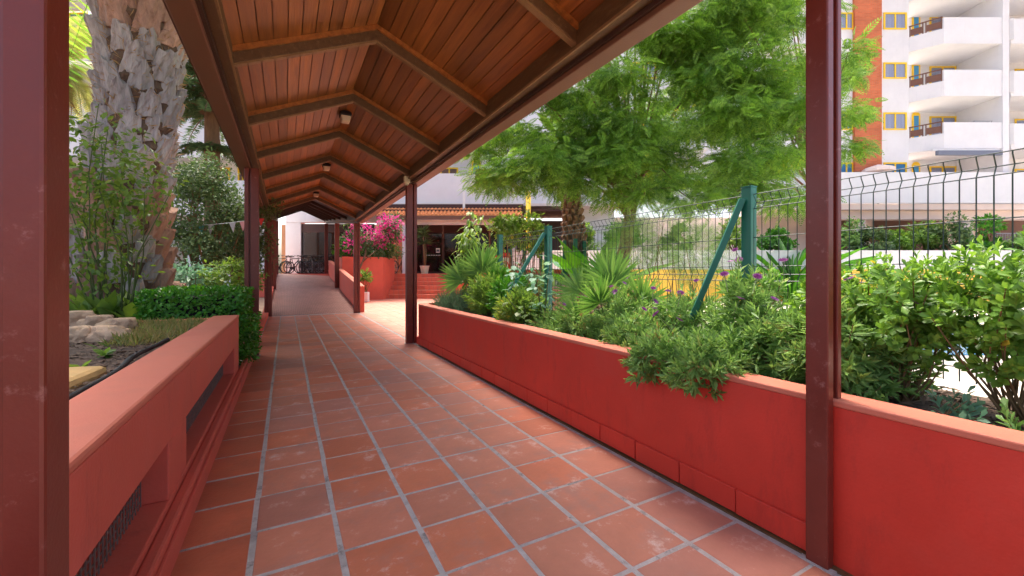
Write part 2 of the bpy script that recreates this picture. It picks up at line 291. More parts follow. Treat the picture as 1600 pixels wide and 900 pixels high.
def dome(n, c, r, lump=.18, low=-.2, fill=.35):
    d = rdir(n * 2); d = d[d[:, 2] > low][:n]; ph = rng.uniform(0, 6, 3)
    k = 1 + lump * np.sin(d[:, 0] * 5 + ph[0]) * np.sin(d[:, 1] * 6 + ph[1]) + lump * .6 * np.sin(d[:, 2] * 9 + d[:, 0] * 7 + ph[2])
    rad = k * np.where(rng.random(len(d)) < fill, rng.uniform(.5, .95, len(d)), rng.uniform(.92, 1.04, len(d)))
    return np.asarray(c) + d * np.asarray(r) * rad[:, None], d
def stems(base, tips, r0=.012, n=5, sag=.1):
    mb = MB()
    for t in tips:
        b = Vector(base) + Vector((random.uniform(-.04, .04), random.uniform(-.04, .04), 0)); t = Vector(t); m = b.lerp(t, .5) + Vector((random.uniform(-1, 1), random.uniform(-1, 1), .5)) * sag * (t - b).length
        mb.tube([b, m, t], [r0, r0 * .7, r0 * .35], n, False)
    return mb
def shoot_bush(name, label, base, c, r, ns, nl, L, tpl, m, cat_='shrub', group=None, up=.25, low=-.2, spread=.9, slen=.12, nst=14, r0=.01, stem='stem', flowers=None, lump=.18, fill=.35):
    e = empty(name, base, label, cat_, group); b = Vector(base)
    P, d = dome(ns, c, r, lump, low, fill); d = d * np.array((1, 1, .7)); d[:, 2] += up
    V, T = shoots(P, d, nl, L, tpl, spread, slen); trimesh('foliage', V - np.array(b), T, m, e)
    idx = rng.choice(len(P), min(nst, len(P)), replace=False)
    stems((0, 0, 0), [Vector(P[i]) - b for i in idx], r0).build('stems', M[stem], e)
    if flowers: flowers(e, P, d, b)
    return e
def leaf_bush(name, label, base, c, r, n, L, tpl, m, cat_='shrub', group=None, lump=.22, low=-.6, nst=12, r0=.02, clumps=0, stem='stem', fill=.5):
    e = empty(name, base, label, cat_, group); b = np.array(base, float)
    if clumps:
        C, cd = dome(clumps, c, np.array(r) * .8, lump, low, .5); k = n // len(C); P = []
        for q in C:
            pp, _ = dome(k, q, np.array(r).mean() * rng.uniform(.22, .42) * np.array((1, 1, .8)), .25, -1, .6); P.append(pp)
        P = np.concatenate(P)
    else: P, cd = dome(n, c, r, lump, low, fill); C = P
    d = nrm((P - np.array(c)) / np.array(r)); D = nrm(d * .7 + rdir(len(P)) * .8 + np.array((0, 0, -.15))); Nn = nrm(d + np.array((0, 0, .9)) + rdir(len(P)) * .5)
    V, T = inst(tpl, P, D, Nn, L * rng.uniform(.6, 1.2, len(P))); trimesh('foliage', V - b, T, m, e)
    idx = rng.choice(len(C), min(nst, len(C)), replace=False)
    stems((0, 0, 0), [Vector(C[i]) - Vector(b) for i in idx], r0).build('stems', M[stem], e)
    return e

# ================================================================== SETTING
struct('ground', MB().box(-150, 150, -150, 150, -.6, -.06), M['ground'])
PIT, X0, Y0T = .3425, -.132, 2.268
COLS = [(-.42, X0)] + [(X0 + PIT * i, X0 + PIT * (i + 1)) for i in range(6)]
XR = X0 + PIT * 6                                          # 1.923
path = struct('walkway', MB().box(-.75, 1.96, -4, 13.6, -.055, -.0022), M['grout'])
def tile_mesh(w, h, g=.0115):
    mb = MB(); j = lambda: random.uniform(-.0022, .0022); z0, z1, b = -.03, 0, .004
    x0, x1, y0, y1 = -w / 2 + g, w / 2 - g, -h / 2 + g * .66, h / 2 - g * .66
    c = [(x0 + j(), y0 + j()), (x1 + j(), y0 + j()), (x1 + j(), y1 + j()), (x0 + j(), y1 + j())]
    mb.v = [(x, y, z0) for x, y in c] + [(x, y, z1 - .003) for x, y in c] + [(x * (1 - b / abs(x)), y * (1 - b / abs(y)), z1) for x, y in c]
    for a in (0, 4):
        for i in range(4): k = (i + 1) % 4; mb.f.append((a + i, a + k, a + 4 + k, a + 4 + i))
    mb.f.append((8, 9, 10, 11)); return mb
tm = [tile_mesh(PIT, .338).mesh('tile', M[k_]) for k_ in ('tile', 'tile', 'tile', 'tile', 'tile_m', 'tile_m', 'tile_r', 'tile_r')]
to = [tile_mesh(X0 + .42, .338).mesh('tile', M['tile_o']) for _ in range(4)]
for k in range(-4, 33):
    for ci, (xa, xb) in enumerate(COLS):
        o = link('tile', random.choice(to if ci == 0 else tm), path)
        o.location = ((xa + xb) / 2 + random.uniform(-.002, .002), Y0T + .338 * (k + .5) + random.uniform(-.002, .002), random.uniform(-.0012, .0012))
        o.rotation_euler = (random.uniform(-.002, .002), random.uniform(-.002, .002), random.uniform(-.004, .004))
mb = MB()
def addtile(mb, x, y, w, h, g=.008):
    t = tile_mesh(w, h, g); n = len(mb.v); z = random.uniform(-.0012, .0012); mb.v += [(a + x, b + y, c + z) for a, b, c in t.v]; mb.f += [tuple(i + n for i in f) for f in t.f]
for k in range(-17, -4):
    for xa, xb in COLS: addtile(mb, (xa + xb) / 2, Y0T + .338 * (k + .5), xb - xa, .338)
o = mb.build('tiles_behind', M['tile'], path); o['kind'] = 'stuff'
plaza = struct('plaza', MB().prism([(1.965, 7.42), (9, 7.42), (9, 24), (1.965, 24)], -.055, -.0045), M['grout'])
mb = MB()
for k in range(15, 60):
    for i in range(6, 26): addtile(mb, X0 + PIT * (i + .5) + .05, Y0T + .338 * (k + .5) + .12, PIT, .338, .006)
o = mb.build('paver', M['plaza'], plaza); o['kind'] = 'stuff'
# painted kerb strip beside the walkway and the ramp
def rz(y): return max(0, (y - 13.55) / (24.9 - 13.55) * 1.195)
ramp = struct('ramp', MB().prism([(-.42, 13.6), (1.98, 13.6), (1.98, 24.9), (-.42, 24.9)], -.05, [.004, .004, 1.195, 1.195]), M['ramp'])
struct('pool_deck', MB().prism([(3.0, -14), (60, -14), (60, 60), (9.05, 60), (9.05, 7.4), (3.0, 7.4)], -.05, .0), M['deck'])
struct('pool_water', MB().prism([tuple(W(*p, 0))[:2] for p in ((5.4, 6.1), (14, 6.1), (14, 9), (6.4, 9))], .004, .012), M['water'])
terrace = struct('terrace', MB().prism([tuple(W(*p, 0))[:2] for p in ((-14, 21.9), (0, 21.9), (0, 34), (-14, 34))], -.05, 1.2), M['coral'])

# ================================================================== PLANTER WALLS
# right: long red planter wall with rounded far end
XW = 1.972
rw = empty('planter_wall', (XW, 3, 0), 'long red rendered planter wall along the right of the tiled walkway', 'wall')
loc = lambda x, y, z=0: (x - XW, y - 3, z)
outer = [(XW, -3), (XW, 6.9)] + [(XW + .42 - .42 * math.cos(a), 6.9 + .42 * math.sin(a)) for a in np.linspace(.2, math.pi / 2, 6)] + [(3.15, 7.32)]
inner = [(3.15, 7.17)] + [(XW + .42 - .27 * math.cos(a), 6.9 + .27 * math.sin(a)) for a in np.linspace(math.pi / 2, .2, 6)] + [(XW + .15, 6.9), (XW + .15, -3)]
poly = [(x - XW, y - 3) for x, y in outer + inner]
MB().prism(poly, -.03, .655).build('wall_body', M['red'], rw)
off = lambda p, e: p
cop = [(x - XW - (.004 if i < len(outer) else -.004), y - 3) for i, (x, y) in enumerate(outer + inner)]
MB().prism(cop, .6555, .683).build('coping', M['coping'], rw, bevel=.006)
sk = MB().box(-.016, .06, -.002, .33, .012, .132).mesh('skirting_tile', M['red'])
for k in range(0, 18):
    o = link('skirting_tile', sk, rw); o.location = (random.uniform(-.002, .002), Y0T + .338 * (k - 3.9) - 3 + random.uniform(-.003, .003), random.uniform(-.003, .003))
    o.modifiers.new('bevel', 'BEVEL').width = .004
# base fillet strip of dark joint
MB().box(-.03, .02, -4, 3.9, -.02, .006).build('base_joint', M['timber'], rw)
struct('planting_soil', MB().prism([(XW + .152, -3), (2.98, -3), (2.98, 7.16), (XW + .3, 7.0), (XW + .152, 6.85)], .1, .60), M['soil'])
kb = MB().box(2.985, 3.09, -3, 7.16, -.04, .56).build('bed_kerb', M['deck']); tag(kb, 'low kerb at the back of the right flower bed under the fence', 'kerb')

# left: red planter wall with vent openings behind wire mesh
XL, TH, ZT = -.47, .235, .735
lw = empty('vented_planter_wall', (XL, 1, 0), 'red planter wall with mesh covered vent openings left of the walkway', 'wall')
YE = 5.6
opens = [(-1.2, .45), (.75, 2.42), (2.80, 5.15)]            # vent openings along Y
mb = MB(); mb.box(-TH, 0, -4, YE - 1, .43, .70)
ys = [-3] + [v for o_ in opens for v in o_] + [YE]
for a, b in [(ys[i], ys[i + 1]) for i in range(0, len(ys), 2)]: mb.box(-TH, -.0005, a - 1, b - 1, .162, .4302)
mb.box(-TH, .0, -4, YE - 1, -.03, .1618); mb.build('wall_body', M['red_lit'], lw, bevel=.006)
MB().box(-TH - .004, .004, -4, YE - 1 + .004, .7005, ZT).build('coping', M['coping'], lw, bevel=.012)
MB().box(.0005, .05, -4, 6.0, -.03, .135).build('base_ledge', M['red_lit'], lw, bevel=.012)
MB().box(.0505, .066, -4, 6.0, -.03, .10).build('base_skirting', M['red_lit'], lw, bevel=.004)
for a, b in opens:
    mb = MB(); y = a
    while y < b - .01:
        z = .165
        mb.bar((-.1 + .003, y - 1, .165), (-.1 + .003, y - 1, .428), .0042, .0042); y += .036
    z = .185
    while z < .43: mb.bar((-.1, a - 1, z), (-.1, b - 1, z), .0042, .0042); z += .036
    mb.build('wire_mesh', M['mesh'], lw)
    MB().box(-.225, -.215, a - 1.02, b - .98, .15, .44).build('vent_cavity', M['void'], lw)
MB().box(-1.1, -TH + .002, YE - 1.2, YE - 1.02, .3, .715).build('end_return', M['coral'], lw, bevel=.01)
struct('garden_soil', MB().prism([(XL - TH + .001, -3), (XL - TH + .001, YE - .21), (XL - TH + .001, 12), (-14, 16), (-14, -3)], -.05, [.675, .675, .5, .45, .64]), M['soil'])

# ================================================================== CANOPY
cn = empty('walkway_canopy', (.73, 7, 0), 'long gabled walkway canopy of brown timber boards on maroon steel posts', 'canopy')
XC, SL = .73, .436                                         # ridge, roof slope
XPL, XPR, ZB = -.385, 1.845, 2.85                          # rafter seats
KN = 13.45                                                 # where the roof starts to climb with the ramp
RY = [.9 + 1.53 * i for i in range(9)]
def lift(y): return 0 if y < KN else (y - KN) * .105
def L3(x, y, z): return (x - XC, y - 7, z)
ZR = 3.34                                                  # rafter underside at the ridge
def zr(x): return ZR - abs(x - XC) * SL
def chev(y, z0, z1, t, xa, xb, side):
    """rafter half: box following the slope"""
    mb = MB(); xs = (XC, xa if side < 0 else xb); v = []
    for x in xs:
        for yy in (y - t / 2, y + t / 2):
            for dz in (z0, z1): v.append(L3(x, yy, zr(x) + dz + lift(yy)))
    mb.v = v; mb.f = [(0, 1, 3, 2), (4, 6, 7, 5), (0, 2, 6, 4), (1, 5, 7, 3), (0, 4, 5, 1), (2, 3, 7, 6)]; return mb
for y in RY:
    for sd in (-1, 1):
        r_ = chev(y, 0, .128, .062, XPL, XPR, sd).build('rafter', M['timber'], cn, bevel=.003)
        chev(y, -.016, -.0005, .05, XPL, XPR, sd).build('rafter_edge', M['timber_edge'], r_)
        chev(y - .043, .085, .1285, .022, XPL, XPR, sd).build('rafter_batten', M['wood'], r_)
RY2 = [KN + 1.85 * i for i in range(1, 7)]
for y in RY2:
    for sd in (-1, 1): chev(y, 0, .10, .06, XPL, XPR, sd).build('rafter', M['slat_dark'], cn)
# ceiling boards, tongue and groove, in lengths of three bays
NB = 13; xs_l = np.linspace(XC, -.60, NB + 1)
cuts = [.42, 2.43, 5.49, 8.55, 11.61, KN]
for sd in (-1, 1):
    for i in range(NB):
        d0, d1 = (abs(xs_l[i] - XC) + .0035, abs(xs_l[i + 1] - XC) - .0035)
        cc = cuts if (i % 2 == 0) else [.42, 3.96, 7.02, 10.08, KN]
        for a, b in zip(cc[:-1], cc[1:]):
            mb = MB(); v = []
            for yy in (a + .0015, b - .0015):
                for dd in (d0, d1):
                    for dz in (.130, .148): v.append(L3(XC + sd * dd, yy, ZR - dd * SL + dz))
            mb.v = v; mb.f = [(0, 1, 3, 2), (4, 6, 7, 5), (0, 2, 6, 4), (1, 5, 7, 3), (0, 4, 5, 1), (2, 3, 7, 6)]
            mb.build('ceiling_board', M['wood'], cn)
        if i % 2 == 0:                                      # climbing part: open dark boards
            d1b = abs(xs_l[min(i + 2, NB)] - XC) - .02
            mb = MB(); v = []
            for yy in (KN + .01, 24.7):
                for dd in (d0, d1b):
                    for dz in (.105, .13): v.append(L3(XC + sd * dd, yy, ZR - dd * SL + dz + lift(yy)))
            mb.v = v; mb.f = [(0, 1, 3, 2), (4, 6, 7, 5), (0, 2, 6, 4), (1, 5, 7, 3), (0, 4, 5, 1), (2, 3, 7, 6)]
            mb.build('dark_ceiling_board', M['slat_dark'], cn)
    # roof covering
    for a, b, nm in ((.36, KN, 'roof_sheet'), (KN, 24.9, 'roof_sheet')):
        mb = MB(); v = []
        for yy in (a, b):
            for dd in (0, 1.40):
                for dz in (.152, .20): v.append(L3(XC + sd * dd, yy, ZR - dd * SL + dz + lift(yy)))
        mb.v = v; mb.f = [(0, 1, 3, 2), (4, 6, 7, 5), (0, 2, 6, 4), (1, 5, 7, 3), (0, 4, 5, 1), (2, 3, 7, 6)]
        mb.build(nm, M['rooftop'], cn)
# wall plates, gutters and posts
def lbar(x0, x1, z0, z1, ya, yb, nm, m, bevel=.004, dl=True):
    mb = MB(); mb.v = [L3(x, y, z + lift(y)) for z in (z0, z1) for y in (ya, yb) for x in (x0, x1)]
    mb.f = [(0, 2, 3, 1), (4, 5, 7, 6), (0, 1, 5, 4), (2, 6, 7, 3), (0, 4, 6, 2), (1, 3, 7, 5)]; return mb.build(nm, m, cn, bevel=bevel)
for sd in (-1, 1):
    f = lambda a, b: tuple(sorted((XC + sd * a, XC + sd * b)))
    for a, b in ((.40, KN), (KN + .001, 24.8)):
        lbar(*f(1.10, 1.165), 2.80, 2.985, a, b, 'wall_plate', M['timber'])
        lbar(*f(1.085, 1.0995), 2.80, 2.822, a, b, 'plate_bead', M['timber_edge'], 0)
        lbar(*f(1.166, 1.19), 2.77, 2.93, a, b, 'shadow_rail', M['slat_dark'], 0)
        lbar(*f(1.1905, 1.335), 2.735, 2.90, a, b, 'gutter', M['gutter'], .008)
    for n, y in enumerate((.92, 7.15, 13.45, 19.1, 24.5)):
        z1 = 2.734 + lift(y); z0 = rz(y) - .02
        x0 = (-.312 if n == 0 else -.35) if sd < 0 else (1.919 if n == 0 else 1.81)                    # inner face
        ta, tb, tc = (.048, .0785, .112) if n == 0 else (.105, .125, .18)
        s_ = -1 if sd < 0 else 1; hy = .042 if n == 0 else .05; y -= .012 if n == 0 else 0
        p = MB().box(*sorted((x0 - XC, x0 + s_ * ta - XC)), y - hy - 7, y + hy - 7, z0, z1).build('post', M['maroon'], cn, bevel=.006)
        MB().box(*sorted((x0 + s_ * (ta + .0005) - XC, x0 + s_ * tb - XC)), y - .012 - 7, y + .012 - 7, z0, z1).build('post_web', M['maroon'], p)
        MB().box(*sorted((x0 + s_ * (tb + .0005) - XC, x0 + s_ * tc - XC)), y - hy - 7, y + hy - 7, z0, z1).build('post_flange', M['maroon'], p, bevel=.005)
        MB().box(x0 - XC - tc * .62 + s_ * tc / 2, x0 - XC + tc * .62 + s_ * tc / 2, y - .064 - 7, y + .064 - 7, z0, z0 + .0235).build('base_collar', M['grout'], p)
# bulkhead lamps under the ridge and the small box on the right post
for y, lab in ((2.35, 'cream bulkhead lamp under the canopy ridge, nearest the camera at the top edge'), (6.25, 'cream bulkhead lamp on black base under the ridge, before the second post'), (9.35, 'cream bulkhead lamp under the canopy ridge, third from the camera'), (12.7, 'smallest cream bulkhead lamp at the far end of the level canopy')):
    z = ZR + .128 - .02
    e = empty('bulkhead_lamp', (XC, y, z), lab, 'lamp', 'bulkhead lamps under the canopy')
    MB().prism([(-.075, -.1), (.075, -.1), (.075, .1), (-.075, .1)], -.05, .012).build('base', M['black'], e, bevel=.012)
    mb = MB(); mb.v = [(x, y_, -.051) for x, y_ in ((-.07, -.095), (.07, -.095), (.07, .095), (-.07, .095))] + [(x, y_, -.125) for x, y_ in ((-.055, -.075), (.055, -.075), (.055, .075), (-.055, .075))]
    mb.f = [(0, 1, 5, 4), (1, 2, 6, 5), (2, 3, 7, 6), (3, 0, 4, 7), (4, 5, 6, 7), (3, 2, 1, 0)]; mb.build('diffuser', M['cream_plastic'], e, bevel=.015)
e = empty('sensor_box', (1.80, 7.06, 2.80), 'small beige sensor box at the top of the second right post', 'sensor')
MB().box(-.05, .05, -.05, .04, -.06, .05).build('housing', M['cream_plastic'], e, bevel=.012)
MB().lathe([(.028, -.095), (.034, -.075), (.034, -.0605)], n=14).build('lens', M['cream_plastic'], e)

# ramp side walls
pw = empty('ramp_parapet', (2.05, 13.6, 0), 'coral sloping parapet wall on the right of the ramp', 'wall')
mb = MB(); ya, yb = 13.62, 24.2
mb.v = [(x - 2.05, y - 13.6, z) for y, zt in ((ya, .78), (yb, rz(yb) + .74)) for x in (1.99, 2.15) for z in (-.03 , zt)]
mb.f = [(0, 1, 3, 2), (4, 6, 7, 5), (0, 2, 6, 4), (1, 5, 7, 3), (0, 4, 5, 1), (2, 3, 7, 6)]; mb.build('wall_body', M['coral'], pw, bevel=.01)
mb = MB(); mb.v = [(x - 2.05, y - 13.6, z + zt) for y, zt in ((ya, .781), (yb, rz(yb) + .741)) for x in (1.975, 2.165) for z in (0, .03)]
mb.f = [(0, 1, 3, 2), (4, 6, 7, 5), (0, 2, 6, 4), (1, 5, 7, 3), (0, 4, 5, 1), (2, 3, 7, 6)]; mb.build('coping', M['coping'], pw, bevel=.006)
k2 = MB(); ya, yb = 7.6, 24.3; k2.v = [(x, y, z) for y, zt in ((ya, .12), (13.5, .12), (yb, rz(yb) + .12)) for x in (-.58, -.43) for z in (-.03, zt)]
k2.f = [(0, 1, 3, 2), (8, 10, 11, 9)] + [q for o_ in (0, 4) for q in ((o_, o_ + 2, o_ + 6, o_ + 4), (o_ + 1, o_ + 5, o_ + 7, o_ + 3), (o_, o_ + 4, o_ + 5, o_ + 1), (o_ + 2, o_ + 3, o_ + 7, o_ + 6))]
tag(k2.build('ramp_kerb', M['coral'], bevel=.01), 'low coral kerb running up the left edge of the ramp', 'kerb')

# ================================================================== BUILDINGS (set square to the line of sight, turned from the walkway)
class Bld:
    def __init__(s, name, label, D0): s.D0 = D0; s.e = empty(name, W(0, D0, 0), label, 'building', None, -YAW)
    def mb(s): return MB()
    def bx(s, mb, p0, p1, yt, yb, D, dep): return mb.box(U(p0, D), U(p1, D), D - s.D0, D - s.D0 + dep, ZZ(yb, D), ZZ(yt, D))
    def part(s, name, m, p0, p1, yt, yb, D, dep, parent=None, bevel=0): return s.bx(MB(), p0, p1, yt, yb, D, dep).build(name, m, parent or s.e, bevel=bevel)
    def zpart(s, name, m, p0, p1, z0, z1, D, dep, parent=None, bevel=0): return MB().box(U(p0, D), U(p1, D), D - s.D0, D - s.D0 + dep, z0, z1).build(name, m, parent or s.e, bevel=bevel)
    def window(s, p0, p1, yt, yb, D, fill, mull=1, fw=.09, fm='yellow'):
        """frame round a pane with a curtain, on a wall whose face is at D"""
        x0, x1, z0, z1, y = U(p0, D), U(p1, D), ZZ(yb, D), ZZ(yt, D), D - s.D0
        f = MB().box(x0, x1, y - .05, y - .002, z1 - fw, z1).box(x0, x1, y - .06, y - .003, z0, z0 + fw * .7).box(x0, x0 + fw, y - .05, y - .002, z0 + fw * .7, z1 - fw).box(x1 - fw, x1, y - .05, y - .002, z0 + fw * .7, z1 - fw)
        for i in range(mull): xm = x0 + (x1 - x0) * (i + 1) / (mull + 1); f.box(xm - fw * .45, xm + fw * .45, y - .047, y - .002, z0 + fw * .7, z1 - fw)
        w_ = f.build('window', M[fm], s.e)
        MB().box(x0 + fw, x1 - fw, y - .012, y - .0025, z0 + fw * .7, z1 - fw).build('curtain', M[fill], w_)
        MB().box(x0 + fw, x1 - fw, y - .03, y - .022, z0 + fw * .7, z1 - fw).build('pane', M['clear_glass'], w_)
        return w_
    def arch(s, p0, p1, yt, yb, D):
        x0, x1, z0, z1, y = U(p0, D), U(p1, D), ZZ(yb, D), ZZ(yt, D), D - s.D0; r = (x1 - x0) / 2; xc = (x0 + x1) / 2
        def ring(k): return [(xc + (r - k) * math.cos(a), z1 - r + (r - k) * math.sin(a)) for a in np.linspace(0, math.pi, 11)]
        def poly(pts, ya, yb_, nm, m, par):
            n = len(pts); b = MB(); b.v = [(x, ya, z) for x, z in pts] + [(x, yb_, z) for x, z in pts]
            b.f = [tuple(range(n)), tuple(range(n, 2 * n))[::-1]] + [(i, (i + 1) % n, n + (i + 1) % n, n + i) for i in range(n)]; return b.build(nm, m, par)
        w_ = poly([(x1, z0)] + ring(0) + [(x0, z0)], y - .04, y - .002, 'arched_window', M['yellow'], s.e)
        poly([(x1 - .1, z0)] + [(x1 - .1, z1 - r), (x0 + .1, z1 - r), (x0 + .1, z0)], y - .05, y - .041, 'pane', M['curtain_b'], w_)
    def balcony(s, pl, pc, pr, yb, Df, Dw, Db, ph=1.46, rail=True, chamfer=True, yback=None):
        """slab + parapet. pl left end on wall at Dw, pc where the chamfer meets the front at Df, pr right end"""
        z = ZZ(yb, Df); d0 = s.D0; xl, xc, xr = U(pl, Dw), U(pc, Df), U(pr, Df)
        pts = [(xl, Dw - d0), (xc, Df - d0), (xr, Df - d0), (xr, Db - d0 - .003), (xl, Db - d0 - .003)]
        b = MB().prism(pts, z, z + .2).build('balcony', M['white'], s.e)
        MB().box(xc - .02, xr, Df - d0, Df - d0 + .14, z + .2005, z + ph).build('parapet', M['white'], b)
        cz = .85 if rail else ph
        v = Vector((xc - xl, Df - Dw, 0)); n = Vector((-v.y, v.x, 0)).normalized() * .14; q = [(xl, Dw - d0), (xc - .021, Df - d0 + .01), (xc - .021 + n.x, Df - d0 + n.y), (xl + n.x, Dw - d0 + n.y)]
        MB().prism(q, z + .2005, z + cz).build('parapet', M['white'], b)
        if rail:
            A = Vector((xl, Dw - d0 + .05, z + cz)); B = Vector((xc - .03, Df - d0 + .05, z + cz)); h = Vector((0, 0, 1))
            MB().bar(A + h * .62, B + h * .66, .05, .06).build('handrail', M['rail_wood'], b)
            for t0, t1 in ((.08, .42), (.55, .95)):
                MB().bar(A.lerp(B, t0) + h * .25, A.lerp(B, t1) + h * .25, .03, .36).build('rail_panel', M['rail_wood'], b)
            for t0 in (.06, .44, .53, .97): MB().bar(A.lerp(B, t0), A.lerp(B, t0) + h * .62, .035, .035, (1, 0, 0)).build('baluster', M['rail_wood'], b)
        return b
rb = Bld('apartment_block', 'white apartment block with orange brick pilaster and yellow window frames beyond the pool', 24)
rb.zpart('wall', M['white'], 905, 1420, ZZ(318, 24), 19, 24, .3)
rb.zpart('wall', M['white'], 1420.2, 1720, ZZ(318, 24), 19, 25.5, .3)
rb.zpart('side_wall', M['white'], 1411, 1420, ZZ(318, 24), 19, 24.301, 1.19)
pil = rb.part('brick_pilaster', M['brick'], 1336, 1378, -120, 268, 23.82, .178)
rows = [(20, 46), (98, 123), (176, 203), (254, 279)]
for i, (a, b) in enumerate(rows):
    rb.window(1380, 1416, a, b, 24, ('curtain', 'curtain', 'curtain', 'curtain_b')[i])
    rb.window(1311, 1333, a, b, 24, ('curtain', 'curtain', 'curtain_b', 'curtain_b')[i])
    rb.window(1120, 1160, a, b, 24, 'curtain'); rb.window(985, 1025, a, b, 24, 'curtain')
    rb.arch(1424.5, 1437, a - 1, b + 16, 25.5)
    rb.window(1452, 1512, a + 6, b + 36, 25.5, 'curtain', 2)
    rb.window(1585, 1650, a + 10, b + 36, 25.5, 'curtain', 1)
for yb in (-14, 68, 150, 232):
    rb.balcony(1420, 1475, 1566, yb, 23.1, 24, 25.5)
    rb.balcony(1577.5, 1579, 1720, yb, 23.3, 24.2, 25.5, 1.4, False)
    rb.balcony(1176, 1196, 1296, yb, 23.1, 24, 24.0, 1.4, False)
    rb.balcony(1036, 1056, 1110, yb, 23.1, 24, 24.0, 1.4, False)
rb.zpart('dividing_wall', M['white'], 1567, 1577, ZZ(316, 24) + .02, 19, 23.05, 2.44)
# first floor terrace parapet, beam, ground floor
z0 = ZZ(318, 22.6)
tp = rb.part('terrace_parapet', M['white'], 1290, 1720, 269, 317, 22.6, .16)
rb.zpart('terrace_slab', M['pinkwhite'], 1200, 1720, z0 - .3, z0 - .004, 22.75, 4)
rb.zpart('beam', M['pinkwhite'], 1290, 1720, z0 - .78, z0 - .304, 23.2, .4)
for p in (1345, 1512, 1640): rb.zpart('column', M['pinkwhite'], p - 8, p + 8, 0, z0 - .785, 23.3, .3)
rb.zpart('ground_floor_wall', M['pinkwhite'], 900, 1720, 0, z0 - .31, 26, .2)
for p0, p1 in ((1365, 1475), (1530, 1690), (1300, 1336)): rb.part('dark_opening', M['rail_wood'], p0, p1, 345, 402, 25.95, .049)  # flat brown panels added to stand for the dark ground floor openings
aw = rb.zpart('awning_cassette', M['white'], 1458, 1562, ZZ(236, 23.0), ZZ(233, 23.0), 22.95, .12)
MB().box(U(1462, 23), U(1562, 23), -1.15, -.98, ZZ(243, 23), ZZ(236.2, 23)).build('awning_roll', M['awning'], aw)
rail = MB()
for i in range(26): x = U(1553 + i * 2.6, 22); rail.box(x - .012, x + .012, -2.01, -1.99, 2.35, 3.3)
rail.box(U(1550, 22), U(1624, 22), -2.02, -1.98, 3.3, 3.35); rail.build('garden_railing', M['steel'], rb.e)

eb = Bld('reception_building', 'white reception building with clay tiled porch roof and dark glazed front', 24)
eb.zpart('pillar', M['white'], 446, 470, 1.2, 5.2, 24.6, .5)
eb.zpart('lintel', M['white'], 446, 640, 4.23, 7.2, 24.55, .45)
eb.zpart('upper_parapet', M['white'], 520, 965, ZZ(318, 23.6), ZZ(271, 23.6), 23.6, .2)
eb.zpart('upper_slab', M['pinkwhite'], 520, 968, ZZ(322, 23.6), ZZ(318, 23.6) - .003, 23.55, 4)
eb.zpart('upper_wall', M['white'], 440, 980, ZZ(318, 24), 16, 26.2, .3)
eb.zpart('upper_balcony', M['white'], 520, 790, ZZ(203, 23.6), ZZ(160, 23.6), 23.6, 2.59)
eb.zpart('upper_pillar', M['white'], 757, 770, ZZ(272, 23.7), ZZ(203, 23.7), 24.2, .35)
eb.window(688, 716, 262, 300, 26.2, 'interior', 1); eb.arch(737, 751, 248, 300, 26.2)
r_ = eb.zpart('railing_panel', M['rail_wood'], 743, 785, ZZ(292, 23.6), ZZ(264, 23.6), 23.55, .045)
for k in range(3): MB().box(U(743, 23.55), U(785, 23.55), -.49, -.452, ZZ(288 - k * 9, 23.5), ZZ(286.5 - k * 9, 23.5)).build('rail', M['dark_brown'], r_)
eb.zpart('header', M['dark_brown'], 600, 818, ZZ(326, 23.5), ZZ(319.5, 23.5), 23.4, .19)
# porch roof of barrel tiles
zb, zt = ZZ(336, 22.2), ZZ(326, 23.35); x0, x1 = U(588, 22.2), U(816, 22.2); n = 38; V = []; T = []
mb = MB(); 
for i in range(n):
    for j in range(5):
        xc = x0 + (x1 - x0) * (i + .5) / n; r = (x1 - x0) / n / 2; ya, yb2 = -1.8 + j * .24 - .02, -1.8 + (j + 1) * .24 + .02
        za, zb2 = zb + (zt - zb) * j / 5 + .03 + random.uniform(-.006, .006), zb + (zt - zb) * (j + 1) / 5 + .0
        k0 = len(mb.v)
        for y_, z_, rr in ((ya, za, r * 1.0), (yb2, zb2, r * .8)):
            for a in np.linspace(0, math.pi, 6): mb.v.append((xc + rr * .78 * math.cos(a), y_, z_ + rr * .75 * math.sin(a)))
        for a in range(5): mb.f.append((k0 + a, k0 + a + 1, k0 + 6 + a + 1, k0 + 6 + a))
        mb.f.append(tuple(range(k0, k0 + 6)))
pr = MB().prism([(x0, -1.8), (x1, -1.8), (x1, -.6), (x0, -.6)], [zb - .06, zb - .06, zt - .06, zt - .06], [zb, zb, zt, zt]).build('porch_roof', M['rooftile'], eb.e)
o = mb.build('roof_tiles', M['rooftile'], pr); o['kind'] = 'stuff'
eb.zpart('porch_gutter', M['gutter'], 588, 818, ZZ(343, 22.1), ZZ(337, 22.1), 22.1, .12)
eb.zpart('porch_beam', M['pinkwhite'], 588, 818, ZZ(351, 22.4), ZZ(343.5, 22.4), 22.4, .2)
for p in (632, 803): eb.zpart('porch_column', M['white'], p - 3.5, p + 3.5, 1.2, ZZ(351.5, 22.4), 22.42, .2)
eb.zpart('downpipe', M['whitepot'], 723, 726.5, ZZ(327, 23.3), ZZ(300, 23.3), 23.3, .1)
eb.zpart('porch_ceiling', M['dark_brown'], 470, 900, 4.62, 4.7, 22.7, 3.0)
